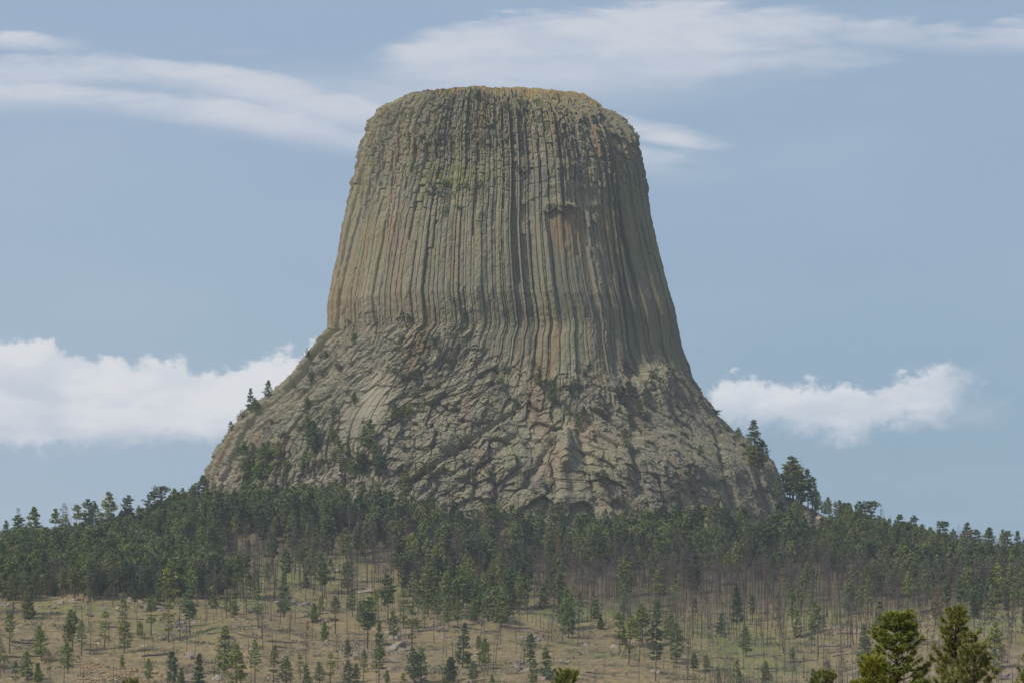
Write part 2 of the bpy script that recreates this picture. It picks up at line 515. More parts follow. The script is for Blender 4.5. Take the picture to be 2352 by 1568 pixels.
def build_butte():
    NC = 232
    # plan outline from supporting half planes (angle, distance): front is -90 degrees
    planes = [(-92, .94), (-38, .97), (4, 1.0), (48, .98), (95, .95), (140, .98), (182, 1.0), (-143, .97)]
    th = np.linspace(0, 2 * np.pi, 4001)[:-1]
    acc = 0
    for a, h in planes:
        acc = acc + np.maximum(np.cos(th - math.radians(a)), 0) ** 14 / h ** 14
    r = acc ** (-1 / 14)
    px, py = r * np.cos(th), r * np.sin(th)
    px = 2 * (px - px.min()) / (px.max() - px.min()) - 1
    py = np.where(py < 0, py / -py.min(), py / py.max())
    # start the outline at the back (top) so that the seam is never in view
    k0 = int(np.argmax(py)); px = np.roll(px, -k0); py = np.roll(py, -k0)
    ds = np.hypot(np.diff(np.r_[px, px[0]]), np.diff(np.r_[py, py[0]]))
    s = np.r_[0, np.cumsum(ds)][:-1] / ds.sum()
    # columns
    w = np.clip(np.exp(rng.normal(0, .5, NC)), .45, 1.9); edges = np.r_[0, np.cumsum(w)] / w.sum()
    tf = np.array([0, .03, .08, .16, .27, .38, .5, .62, .73, .84, .92, .97]); tb = np.array([0, .15, .5, .85])
    uu, ci, tt = [], [], []
    for i in range(NC):
        mid = (edges[i] + edges[i + 1]) / 2
        ym = np.interp(mid, s, py)
        t = tf if ym < 0.6 else tb
        uu.append(edges[i] + (edges[i + 1] - edges[i]) * t); ci.append(np.full(len(t), i)); tt.append(t)
    uu = np.concatenate(uu); ci = np.concatenate(ci); tt = np.concatenate(tt)
    nc = len(uu)
    bx = np.interp(uu, s, px); by = np.interp(uu, s, py)
    # rows: survey rows of the silhouette, bottom to rim, then the cap
    rows = np.r_[np.arange(1260, 1150, -3.0), np.arange(1150, 860, -1.35), np.arange(860, 232, -1.45)]
    ncap = 64
    rc = np.linspace(1, 0.004, ncap + 1)[1:] ** 1.0
    def ev(tab, y):
        a = np.array(tab, float); return np.interp(y, a[:, 0], a[:, 1])
    def sm(v, n=9):
        k = np.hanning(n + 2)[1:-1]; k /= k.sum(); return np.convolve(np.pad(v, n // 2, mode='edge'), k, 'valid')
    inset = np.interp(rows, [232, 300, 520, 700, 800, 960, 1100, 1260], [4, 9, 5, 4, 23, 25, 14, 5])
    xl = sm(ev(LEFT, rows)) + inset; xr = sm(ev(RIGHT, rows)) - np.maximum(inset, np.interp(rows, [232, 300, 400], [3, 11, 10]))
    cx = (xl + xr) / 2; hw = (xr - xl) / 2
    zr = (HY - rows) * S0
    dep = hw * np.interp(rows, [232, 700, 850, 1000, 1180], [.98, .92, .84, .74, .70])
    # cap
    cxr, hwr, zrr, dr = cx[-1], hw[-1], zr[-1], dep[-1]
    capz = zrr + 2.6 * (1 - rc ** 2.2)
    R = len(rows) + ncap
    cx = np.r_[cx, np.full(ncap, cxr)]; hwA = np.r_[hw, hwr * rc]; dA = np.r_[dep, dr * rc]; zA = np.r_[zr, capz]
    rowA = np.r_[rows, np.full(ncap, rows[-1])]
    rho = np.r_[np.ones(len(rows)), rc]
    X = ((cx - CX) * S0)[:, None] + (hwA * S0)[:, None] * bx[None, :]
    Y = Y0 + (dA * S0)[:, None] * by[None, :]
    Z = np.repeat(zA[:, None], nc, 1)
    # the summit tips down towards the right front
    tip = sstep(rowA, 330, 232)[:, None]
    xn = bx[None, :] * rho[:, None]; yn = by[None, :] * rho[:, None]
    Z = Z - tip * (sstep(xn, 0.0, 1.0) * .6 + 1.0 * sstep(-xn, 0.35, 1.0)) * 1.0
    Z = Z - tip * sstep(-yn, 0.55, 1.0) * (1.6 * sstep(xn, -0.3, 0.5))
    # slight plan wobble so that the walls are not lathe-smooth
    P = np.stack([X, Y, Z], -1)
    du = np.roll(P, -3, 1) - np.roll(P, 3, 1)
    dv = np.gradient(P, axis=0)
    N = np.cross(du, dv); N /= np.linalg.norm(N, axis=-1, keepdims=True) + 1e-9
    # smooth normals along u
    for _ in range(2):
        N = (np.roll(N, 4, 1) + N + np.roll(N, -4, 1)); N /= np.linalg.norm(N, axis=-1, keepdims=True) + 1e-9
    sx = CX + X / (K * Y); sy = HY - Z / (K * Y)      # survey position of every point
    CI = np.repeat(ci[None, :], R, 0); TT = np.repeat(tt[None, :], R, 0); UU = np.repeat(uu[None, :], R, 0)
    rowG = np.repeat(rowA[:, None], nc, 1)
    front = by[None, :] < 0.55
    # arc-length style coordinates for blocks
    per = np.interp(rowA, [232, 700, 900, 1180], [470, 640, 800, 1050])
    # use one mean perimeter so that flow lines stay columns; metric u varies slowly with the flare
    um = UU * 720.0
    slant = np.cumsum(np.r_[0, np.linalg.norm(np.diff(P[:, nc // 2], axis=0), axis=-1)])
    vm = np.repeat(slant[:, None], nc, 1)
    bnd = np.interp(sx, [b[0] for b in BOUND], [b[1] for b in BOUND]) + fbm(um / 9, vm / 30, 3, 3) * 34
    ap = sstep(rowG, bnd - 40, bnd + 75)             # 1 on the boulder apron
    cap = sstep(rho, 1.0, 0.90)[:, None] * np.ones((1, nc))
    top = sstep(rowG, 400, 250)

    # ---------- column relief
    prof = np.interp(TT, [0, .03, .08, .16, .27, .5, .73, .84, .92, .97, 1.0], [-1.5, -.5, .05, .28, .40, .44, .38, .28, .05, -.5, -1.5])
    rnd = rng.random((NC, 12))
    coff = (rnd[:, 0] - .5) * 2.0
    bh = 3.2 + rnd[:, 1] * 6.5
    kf = vm / bh[ci][None, :] + rnd[ci, 2][None, :] * 10
    kb = np.floor(kf); ff = kf - kb
    blockr = hsh(CI, kb, 77) - .5
    tiltr = hsh(CI, kb, 78) - .5
    jamp = 0.10 + 1.35 * sstep(rowG, 580, 290) + 0.55 * np.exp(-((sx - 960) / 120) ** 2 - ((rowG - 480) / 80) ** 2)
    jamp = jamp * (0.75 + 0.6 * np.clip(fbm(um / 25, vm / 30, 61, 2) + .3, 0, 1))
    groove = -np.exp(-(np.minimum(ff, 1 - ff) * bh[ci][None, :] / 0.38) ** 2) * (.05 + .65 * jamp) * np.interp(rowG, [300, 480, 640], [1.0, .9, .45]) * (.25 + rnd[ci, 8][None, :])
    D = prof * (0.5 + rnd[ci, 3][None, :] * .65) * np.interp(rowG, [232, 330, 500, 800], [1.15, 1.1, 1.0, 1.05])
    D = D + coff[ci][None, :] + (rnd[ci, 4][None, :] - .5) * 1.2 * (TT - .5)
    D = D + blockr * jamp * 1.6 + tiltr * jamp * (ff - .5) * 1.4 + groove
    # broader pilasters, made of several columns each
    grp = np.cumsum(rng.random(NC) < .3)
    goff = rng.normal(0, 1, grp.max() + 2)
    D = D + np.clip(goff[grp[ci]], -1.3, 1.6)[None, :] * 0.6 * np.interp(rowG, [232, 420, 800], [.5, 1, 1]) + fbm(UU * 26, vm / 110, 8, 3) * 4.2
    # broken column tops: above the break the wall steps back; broken feet hang over a recess
    btop = np.where(rnd[:, 5] < .62, 300 + rnd[:, 6] * 420, -1.0); bdep = .7 + rnd[:, 7] * 1.3
    bt2 = np.where(rnd[:, 8] < .7, 270 + rnd[:, 9] * 150, -1.0)
    D = D - (rowG < btop[ci][None, :]) * bdep[ci][None, :] - (rowG < bt2[ci][None, :]) * .9
    bfoot = np.where(rnd[:, 10] < .22, 480 + rnd[:, 11] * 300, 2000.0)
    D = D - ((rowG > bfoot[ci][None, :]) & (rowG < bfoot[ci][None, :] + 190)) * 1.1
    D = D + fbm(um / 1.6, vm / 2.2, 14, 4, .65) * (.45 + .8 * sstep(rowG, 520, 280)) + fbm(um / 4, vm / 7, 15, 3) * .6
    # the great roof: smooth recessed panel under an overhang
    sxc = CX + (np.interp(rowG, rowA[:len(rows)][::-1], cx[:len(rows)][::-1]) - CX) + np.interp(rowG, rowA[:len(rows)][::-1], hwA[:len(rows)][::-1]) * bx[None, :]
    rx0 = 1250 + (rowG - 515) * .12; rx1 = 1333 + (rowG - 515) * .17
    panel = (sstep(sxc, rx0 - 5, rx0 + 3) * (1 - sstep(sxc, rx1 - 3, rx1 + 5))) * front
    und = (rowG > 514 + fbm(um / 3, um * 0, 4, 2) * 22) * (1 - sstep(rowG, 700, 830))
    rec = panel * und
    D = D * (1 - .45 * rec) - rec * 1.9
    D = D + panel * np.exp(-((rowG - 506) / 7) ** 2) * 1.3
    for (qx, qy, qr, qa) in [(1205, 500, 14, 1.6), (1360, 498, 12, 1.6), (1310, 410, 16, 1.4), (1300, 595, 8, .8), (1345, 460, 10, 1.3), (1400, 480, 14, 1.0), (980, 632, 8, 1.0), (1268, 497, 16, 1.2)]:
        D = D + front * qa * np.exp(-((sxc - qx) / qr) ** 2 - ((rowG - qy) / 9) ** 2)
    # the grassy ledge
    led = front * np.exp(-(((sxc - 1045) / 85) ** 2) ** 1.5)
    D = D - led * 6.5 * sstep(rowG, 478, 402) * (1 - sstep(rowG, 400, 300))
    # hollow groove left of centre, wide ribs
    for (qx0, qx1, a, wd) in [(905, 870, -2.6, 13), (845, 800, -1.6, 10), (1215, 1225, -1.6, 14), (1165, 1190, -1.2, 10), (1395, 1440, -1.8, 12), (1085, 1085, 1.6, 22), (1440, 1520, 2.2, 16), (960, 935, 1.2, 24)]:
        xc = qx0 + (qx1 - qx0) * (rowG - 300) / 430
        D = D + front * a * np.exp(-((sxc - xc) / wd) ** 2)

    # ---------- boulder apron
    sl = 0.35
    leftf = sstep(sx, 860, 760) * front                     # slanting slabs on the left flank
    rightf = sstep(sx, 1380, 1500) * sstep(rowG, 870, 960)  # massive cracked wall at the lower right
    wu = fbm(um / 20, vm / 20, 71, 3); wv = fbm(um / 20, vm / 20, 72, 3)
    skew = np.interp(sx, [450, 800, 900, 1150, 1290, 1340, 1500, 1800], [.0, -.1, -.28, -.34, -.12, .2, .2, .05])
    def blocks(cu, cv, seed, warp=6.0, edge=.16, sk=1.0):
        f1, f2, cid, ddx, ddy = voronoi((um + (vm - 60) * skew * sk + wu * warp) / cu, (vm + wv * warp) / cv, seed, .95, True)
        e = np.clip((f2 - f1) / edge, 0, 1)
        return e, cid, ddx, ddy, f1
    A = 0
    d1, c1, x1, y1, f11 = blocks(6.5, 11.5, 5, 2.5, .07)
    d2, c2, x2, y2, f12 = blocks(3.5, 5.8, 6, 1.6, .09)
    d3, c3, x3, y3, f13 = blocks(1.7, 2.4, 9, .8, .16)
    h_ = lambda c, k: c * k % 1 - .5
    big = (d1 - .8) * 1.3 + (c1 - .5) * 3.4 + x1 * h_(c1, 7) * 5.0 + y1 * (h_(c1, 13) * 4.2 - .7) - f11 ** 2 * .3
    med = (d2 - .8) * .9 + (c2 - .5) * 2.1 + x2 * h_(c2, 7) * 3.2 + y2 * (h_(c2, 13) * 2.6 - .9)
    sml = (d3 - .8) * .5 + (c3 - .5) * .95 + x3 * h_(c3, 7) * 1.0 - y3 * .3
    smooth_big = sstep(fbm(um / 45, vm / 45, 81, 2), -.12, .22)   # where the blocks are massive
    upper = sstep(rowG, 930, 800)
    A = big * (.46 + .5 * (1 - upper)) + med * (.8 - .3 * smooth_big * (1 - upper)) + sml * (.8 - .45 * smooth_big)
    A = A + fbm(um / 60, vm / 60, 91, 3) * 6.0 + fbm(um / 1.8, vm / 1.8, 92, 4, .6) * .7
    # left flank: tilted columns running down the flow lines
    cl = prof * 1.5 + coff[ci][None, :] * 1.9 + blockr * 1.2 + groove + goff[grp[ci]][None, :] * 1.0 + med * .8 + sml * .9 + fbm(um / 30, vm / 60, 95, 3) * 5
    A = A * (1 - .75 * leftf) + cl * .8 * leftf
    g3 = (ci // 3)
    cr = np.interp(((ci % 3) + tt) / 3, [0, .04, .2, .5, .8, .96, 1], [-1.5, -.2, .4, .6, .4, -.2, -1.5])[None, :] + (hsh(g3, g3 * 0, 5) - .5)[None, :] * 3
    A = A * (1 - .42 * rightf) + (cr + sml * .5) * .8 * rightf
    def seg(xa, ya, xb, yb2, wd, a):
        dx, dy = xb - xa, yb2 - ya; L2 = dx * dx + dy * dy
        t = np.clip(((sx - xa) * dx + (sy - ya) * dy) / L2, 0, 1)
        d = np.hypot(sx - xa - t * dx, sy - ya - t * dy)
        return front * a * np.exp(-(d / wd) ** 2)
    for q in [(1178, 950, 925, 1120, 6, -3.0), (1225, 835, 1345, 975, 13, -4.5), (1440, 840, 1470, 1130, 11, -3.4), (1185, 1000, 1060, 1110, 7, -2.2), (1275, 1010, 1205, 1120, 8, -2.6), (1330, 1000, 1375, 1160, 9, -2.8), (700, 985, 800, 840, 16, -5),
              (1120, 940, 970, 1070, 14, 3.0), (1020, 1060, 960, 1120, 10, 2.4), (1300, 1005, 1300, 1150, 26, 4.5), (1300, 1000, 1300, 1060, 13, 4.0), (1300, 1075, 1318, 1120, 10, -4.2), (1120, 1085, 1120, 1140, 22, 3.0), (1095, 1090, 1090, 1140, 5, -2.5), (1135, 1080, 1138, 1140, 5, -2.5),
              (1500, 850, 1560, 1100, 28, 2.5), (1650, 1000, 1690, 1170, 7, -2.2), (1600, 1110, 1650, 1120, 8, -2.2), (900, 930, 860, 1000, 30, -1.5), (1130, 830, 1190, 930, 9, -2.4), (640, 1040, 560, 1100, 12, -2.0), (800, 1040, 720, 1090, 16, -3.5), (1225, 960, 1250, 1000, 16, 2.2), (820, 800, 770, 900, 12, 1.8)]:
        A = A + seg(*q)
    scree = front * np.exp(-(((sx - 855 + (sy - 930) * .45) / 42) ** 2) ** 1.5 - (((sy - 935) / 75) ** 2) ** 1.5)
    A = A * (1 - .8 * scree)

    DD = D * (1 - ap) + (A + D * (.2 + .62 * sstep(rowG, 960, 800))) * ap
    # ---------- summit
    capd = fbm(X / 14, Y / 14, 55, 4) * 2.2 + np.clip(fbm(X / 2.5, Y / 2.5, 56, 3), 0, 1) * 1.0
    rough_rim = (blockr * 1.2 + sml * .9)
    DD = DD * (1 - cap) + cap * (capd + rough_rim * (1 - sstep(rho, .93, .8)[:, None]))
    # loosen the rim: rounded blocky edge
    DD = DD + top * (1 - cap) * (med * .5 + sml * .3 + fbm(um / 18, vm / 8, 57, 3) * 1.6)
    rnd_edge = sstep(rowG, 275, 232) * (1 - cap)
    DD = DD - (1 - cap) * sstep(rowG, 300, 235) * (1.6 + .45 * np.clip(DD, 0, 9))
    TG = du / (np.linalg.norm(du, axis=-1, keepdims=True) + 1e-9)
    wob = (fbm(um / 14, vm / 26, 201, 3) * .45 + fbm(um / 5, vm / 9, 202, 2) * .22) * (1 - cap)
    P2 = P + N * DD[..., None] + TG * wob[..., None]
    fade = sstep(rho, .0, .12)[:, None]
    P2[..., 2] = P2[..., 2]

    # ---------- tint: lichen, iron stains, bare grey rock, plus shade painted on the right facet
    base = np.array([.265, .238, .185]); grey = np.array([.215, .20, .165]); lich = np.array([.285, .262, .155]); rust = np.array([.29, .185, .115]); pale = np.array([.34, .305, .235]); tan = np.array([.31, .24, .155]); dark = np.array([.13, .125, .105])
    grass = np.array([.32, .235, .12]); green = np.array([.075, .105, .03])
    T = np.ones((R, nc, 3)) * base
    def mixin(c, a): 
        nonlocal T
        a = np.clip(a, 0, 1)[..., None]; T = T * (1 - a) + c * a
    mixin(grey, .2 + 1.9 * fbm(um / 24, vm / 50, 101, 3))
    mixin(pale, np.clip(fbm(um / 9, vm / 16, 113, 3) * 1.6 - .35, 0, .6))
    mixin(dark * 1.25, np.clip(fbm(um / 12, vm / 90, 114, 3) * 1.6 - .3, 0, .45))
    mixin(lich, (.12 + 1.2 * fbm(um / 6, vm / 45, 102, 4) + (rnd[ci, 3] - .5)[None, :] * .7) * (1 - .5 * ap))
    mixin(lich, ap * np.clip((c2 - .72) * 2.2 + fbm(um / 8, vm / 8, 109, 2) * .5, 0, .75))
    mixin(rust, np.clip(fbm(um / 7, vm / 60, 103, 3) * 1.6 - .32, 0, .75))
    mixin(rust, np.clip((hsh(ci, ci * 0, 8) - .88) * 6, 0, .5)[None, :] * (1 - ap) * sstep(rowG, 460, 600))
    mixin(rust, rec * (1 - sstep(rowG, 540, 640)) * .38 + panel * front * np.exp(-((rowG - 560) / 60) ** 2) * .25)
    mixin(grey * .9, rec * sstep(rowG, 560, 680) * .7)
    mixin(tan, (sstep(sx, 850, 770) * sstep(rowG, 560, 680) * (1 - ap)) * .75 * front)  # tan towards the lower left edge of the column wall
    mixin(pale, scree * .8 + ap * np.clip(fbm(um / 18, vm / 14, 104, 3) * 1.2 + .05, 0, .55) * upper)
    mixin(pale, ap * np.clip((hsh(np.floor(c3 * 1e6), c3 * 0, 3) - .8) * 3, 0, .5))
    mixin(lich * 1.08, front * np.exp(-((sxc - (1085 + (rowG - 700) * .0)) / 18) ** 2) * np.exp(-((rowG - 690) / 90) ** 2) * .0 + front * np.exp(-((sxc - 1515) / 12) ** 2) * sstep(rowG, 640, 700) * (1 - sstep(rowG, 790, 805)) * .8)
    mixin(dark, np.clip(fbm(um / 3, vm / 40, 105, 3) * 1.4 - .42, 0, .5) * (1 - .6 * ap))
    mixin(grey * .82, sstep(sxc, 1500 - 60 * sstep(rowG, 700, 300), 1545 - 60 * sstep(rowG, 700, 300)) * (1 - ap) * .45)  # shade of the right-hand facet, painted as darker grey
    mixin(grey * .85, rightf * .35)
    gl = led * sstep(rowG, 400, 420) * (1 - sstep(rowG, 445, 470))
    mixin(np.array([.15, .145, .055]), gl * 1.2 * (.6 + fbm(um / 3, vm / 3, 107, 2)))
    gm = sstep(rho, .985, .95)[:, None] * np.ones((1, nc)) * sstep(bx[None, :] * rho[:, None], -.72, -.5)
    slope = front * sstep(bx[None, :], -.35, .25) * sstep(rowG, 258, 236)
    mixin(grass, np.maximum(gm, slope * np.clip(.5 + fbm(um / 4, vm / 4, 108, 3) * 2, 0, 1)) * np.clip(.9 + fbm(X / 6, Y / 6, 106, 3), 0, 1))
    mixin(green, gm * np.clip(fbm(X / 8, Y / 8, 111, 3) * 3 - .75, 0, .7))
    T = np.clip(T * (np.array([.87, .855, .74]) * (1 - ap[..., None]) + np.array([.90, .885, .80]) * ap[..., None]), .02, .6)

    V = P2.reshape(-1, 3); C = T.reshape(-1, 3)
    F = grid_faces(R, nc, True)
    F = F[:, ::1]
    # close the top
    apf = ap.reshape(-1)[F].mean(1); cpf = gm.reshape(-1)[F].mean(1)
    part = np.where(cpf > .5, 2, np.where(apf > .5, 1, 0))
    return dict(V=V, F=F, C=C, part=part, R=R, nc=nc, P=P2, sx=sx, by=by, ap=ap)


B = build_butte()
butte = bpy.data.objects.new('butte', None)
col.objects.link(butte)
butte.location = (0, Y0, 90.0)
tagged(butte, 'giant flat-topped rock butte with long vertical columns above the pine forest', 'butte')
for idx, nm in ((0, 'column_wall'), (1, 'boulder_apron'), (2, 'grassy_summit')):
    f = B['F'][B['part'] == idx]
    used, inv = np.unique(f.ravel(), return_inverse=True)
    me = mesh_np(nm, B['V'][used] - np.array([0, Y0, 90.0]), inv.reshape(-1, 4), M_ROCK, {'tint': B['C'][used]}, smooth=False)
    link(nm, me, butte)
_P = B['P']
_bsx = CX + _P[..., 0] / (K * _P[..., 1]); _bsy = HY - _P[..., 2] / (K * _P[..., 1])
_envx = np.arange(850, 1460, 50)
for q in _envx:
    s_ = np.abs(_bsx - q) < 4
    print('ENV', q, round(float(_bsy[s_].min()), 1))

# ------------------------------------------------------------------ plants and rocks: materials
def mat_foliage(name, c1, c2, vary=1.0):
    m, b = material(name)
    geo = nd('ShaderNodeNewGeometry'); oi = nd('ShaderNodeObjectInfo')
    r = E(geo.outputs['Random Per Island']); o = E(oi.outputs['Random'])
    c = mixc(r, c1, c2)
    hs = nd('ShaderNodeHueSaturation')
    lk(c, hs.inputs['Color'])
    lk((0.487 + 0.026 * o).s, hs.inputs['Hue']); lk((1 - .3 * vary + .6 * vary * E.m('FRACT', o * 7.31)).s, hs.inputs['Value']); lk((0.8 + 0.3 * E.m('FRACT', o * 3.7)).s, hs.inputs['Saturation'])
    lk(hs.outputs[0], b.inputs['Base Color'])
    b.inputs['Roughness'].default_value = 0.8
    return m


def mat_plain(name, c1, c2, scale=1.2, stretch=None, rough=0.95, rand=0.0):
    m, b = material(name)
    n = tex_noise(scale, 5, 0.65, stretch=stretch)
    c = mixc(smooth(n, 0.3, 0.7), c1, c2)
    if rand:
        oi = nd('ShaderNodeObjectInfo')
        vm = nd('ShaderNodeVectorMath', operation='SCALE'); lk(c, vm.inputs[0]); lk((1 - rand + 2 * rand * E(oi.outputs['Random'])).s, vm.inputs['Scale']); c = vm.outputs[0]
    lk(c, b.inputs['Base Color']); b.inputs['Roughness'].default_value = rough
    return m


M_PINE = [mat_foliage('pine_needles_deep_green', (.075, .112, .024), (.175, .215, .052)),
          mat_foliage('pine_needles_olive', (.120, .142, .028), (.235, .245, .06)),
          mat_foliage('pine_needles_blue_green', (.055, .090, .028), (.120, .165, .052))]
M_PINE_FAR = M_PINE + [mat_foliage('pine_needles_pale_olive', (.15, .17, .04), (.28, .28, .08)), mat_foliage('pine_needles_dark', (.036, .055, .02), (.075, .10, .035))]
M_RUST = mat_foliage('dead_needles_rust', (.16, .085, .04), (.26, .14, .065))
M_TWIG = mat_foliage('dead_twigs_grey', (.085, .070, .062), (.155, .130, .112))
M_SHRUB = mat_foliage('juniper_green', (.038, .058, .022), (.080, .105, .036))
M_GRASSY = mat_foliage('leafy_shrub_green', (.07, .10, .028), (.12, .15, .045))
M_BARK = mat_plain('pine_bark', (.060, .045, .036), (.115, .080, .058), 2.0, (1, 1, .2), rand=.3)
M_BURNT = mat_plain('burnt_bark', (.045, .038, .034), (.14, .105, .082), .5, (1, 1, .25), rand=.45)
M_SNAG = mat_plain('weathered_snag_wood', (.16, .135, .115), (.30, .26, .215), 1.0, (1, 1, .2), rand=.3)
M_LOG = mat_plain('fallen_log_wood', (.07, .060, .052), (.23, .20, .17), .35, rand=.5)
M_STONE = mat_plain('boulder_rock', (.15, .13, .105), (.29, .245, .195), .9, rand=.25)
M_PALE = mat_plain('pale_boulder_rock', (.20, .165, .125), (.34, .28, .215), .9, rand=.2)
M_LEDGE = mat_plain('layered_sandstone', (.32, .23, .125), (.50, .37, .21), .7, (.4, .4, 3))
M_NEAR = mat_foliage('near_pine_needles', (.125, .15, .02), (.34, .33, .055), .12)
M_NEARB = mat_plain('near_pine_bark', (.045, .035, .026), (.10, .075, .05), 14)
M_BUD = mat_plain('pine_candle', (.26, .17, .05), (.34, .24, .08), 8)


# ------------------------------------------------------------------ plants and rocks: shapes
class Tri:
    """collects triangles"""
    def __init__(s): s.V = []; s.F = []; s.n = 0
    def add(s, V, F):
        V = np.asarray(V, float).reshape(-1, 3); F = np.asarray(F, np.int64).reshape(-1, 3)
        s.V.append(V); s.F.append(F + s.n); s.n += len(V)
    def get(s):
        if not s.V: return np.zeros((0, 3)), np.zeros((0, 3), int)
        return np.concatenate(s.V), np.concatenate(s.F)
    def tube(s, pts, rad, sides=5):
        pts = np.asarray(pts, float); n = len(pts)
        rad = np.broadcast_to(np.asarray(rad, float), (n,))
        d = np.gradient(pts, axis=0); d /= np.linalg.norm(d, axis=1, keepdims=True) + 1e-9
        up = np.where(np.abs(d[:, 2:3]) > .8, np.array([[1., 0, 0]]), np.array([[0., 0, 1]]))
        a = np.cross(d, up); a /= np.linalg.norm(a, axis=1, keepdims=True); b = np.cross(d, a)
        an = np.arange(sides) * 2 * np.pi / sides
        ring = pts[:, None] + rad[:, None, None] * (np.cos(an)[None, :, None] * a[:, None] + np.sin(an)[None, :, None] * b[:, None])
        f = grid_faces(n, sides, True)
        s.add(ring.reshape(-1, 3), np.r_[f[:, [0, 1, 2]], f[:, [0, 2, 3]]])
    def leaves(s, C, size, r, asp=.5, up=.3):
        """one small random leaf-cluster triangle pair per centre"""
        C = np.asarray(C, float).reshape(-1, 3); n = len(C)
        if n == 0: return
        sz = np.asarray(size) * r.uniform(.6, 1.35, n)
        a = r.normal(size=(n, 3)); a[:, 2] += up; a /= np.linalg.norm(a, axis=1, keepdims=True)
        b = np.cross(a, r.normal(size=(n, 3))); b /= np.linalg.norm(b, axis=1, keepdims=True) + 1e-9
        a = a * sz[:, None]; b = b * (sz * asp)[:, None]
        V = np.stack([C - a * .5, C + b * .5 - a * .1, C + a * .5, C - b * .5 + a * .1], 1).reshape(-1, 3)
        k = np.arange(n)[:, None] * 4
        s.add(V, np.concatenate([k + np.array([[0, 1, 2]]), k + np.array([[0, 2, 3]])]))


def pine_shape(kind, seed, lo=False):
    """returns (trunk, crown) as Tri of a pine about h metres tall standing at the origin"""
    r = np.random.default_rng(seed)
    #        height base radius  form  whorl step  fill  leaf
    P = {0: (20, .36, 3.0, 'dome', 1.0, 1.1), 1: (20, .34, 2.2, 'col', .95, 1.0), 2: (15, .14, 3.1, 'egg', .8, 1.2), 3: (10, .06, 2.1, 'cone', .6, 1.1),
         4: (19, .58, 3.2, 'flat', .8, .9), 5: (17, .26, 2.1, 'col', 1.05, .62), 6: (20, .08, 3.5, 'cone', .85, 1.1), 7: (12, .18, 2.4, 'egg', .8, .8)}[kind]
    h, cb, R, form, step, fill = P
    T, C = Tri(), Tri()
    lean = r.normal(0, .012, 2) * h
    zs = np.linspace(-1.0, h * .97, 9)
    pts = np.c_[lean[0] * (zs / h) ** 2 + r.normal(0, .05, 9), lean[1] * (zs / h) ** 2 + r.normal(0, .05, 9), zs]
    axis = lambda z: np.array([np.interp(z, zs, pts[:, 0]), np.interp(z, zs, pts[:, 1]), z])
    r0 = .0145 * h + .03
    T.tube(pts, np.interp(zs, [0, h], [r0, .03]), 6 if not lo else 4)
    z = cb * h
    fat = 1.0
    while z < h * .985:
        t = (z - cb * h) / (h * (1 - cb))
        env = {'dome': min(1, .55 + 1.6 * t) * (1 - t ** 2.6) ** .8 + .08, 'col': (.75 + .35 * min(t * 3, 1)) * (1 - t ** 2.4) + .10, 'egg': min(1, .72 + 1.4 * t) * (1 - t ** 1.7) + .09,
               'cone': (1 - t) ** .85 * min(1, .8 + 2 * t) + .05, 'flat': (.55 + .75 * t) * (1 - t ** 6) + .15}[form]
        nb = r.integers(3, 6)
        a0 = r.uniform(0, 6.28)
        gap = r.random() < .16
        for i in range(nb):
            if gap and r.random() < .7: continue
            az = a0 + i * 6.283 / nb + r.normal(0, .35)
            L = R * env * r.uniform(.55, 1.15)
            if r.random() < .09: L *= 1.25
            dr = r.uniform(-.10, .28) + .25 * t if form != 'cone' else r.uniform(-.25, .12) + .35 * t
            p0 = axis(z); d = np.array([math.cos(az), math.sin(az), dr])
            n = 4
            bp = [p0 + d * L * q + np.array([0, 0, .10 * L * q * q]) for q in np.linspace(0, 1, n)]
            if not lo: C_b = T.tube(bp, np.linspace(.055, .015, n) * (h / 20 + .4), 3)
            # foliage clumps along the outer part of the bough
            m = max(3, int(fill * (6 + 6.5 * L)))
            if lo: m = max(2, int(m * .55))
            ncl = max(1, int(round(L / .85)))
            for q in range(ncl):
                f = 1 - .72 * (q / max(ncl, 1)) * r.uniform(.7, 1.05) if ncl > 1 else r.uniform(.6, 1)
                c = p0 + d * L * f + np.array([0, 0, .10 * L * f * f + .08])
                mm = max(2, int(m / ncl * 1.9))
                off = r.normal(size=(mm, 3)) * np.array([.40, .40, .22]) * (.62 + .16 * L)
                C.leaves(c + off, (.62 if not lo else .86) * (.8 + .02 * h), r, .55, .35)
        z += step * r.uniform(.55, 1.3) * (.8 + .4 * (1 - t))
    C.leaves(axis(h * .97) + r.normal(size=(8, 3)) * np.array([.22, .22, .5]), .55, r, .5, 1.2)
    # a few dead stubs on the bare trunk
    if cb > .25 and not lo:
        for q in range(7):
            zz = r.uniform(.15, cb) * h; az = r.uniform(0, 6.28); L = r.uniform(.5, 1.5)
            p0 = axis(zz); T.tube([p0, p0 + np.array([math.cos(az) * L, math.sin(az) * L, -.1 * L])], [.03, .012], 3)
    return T, C, h


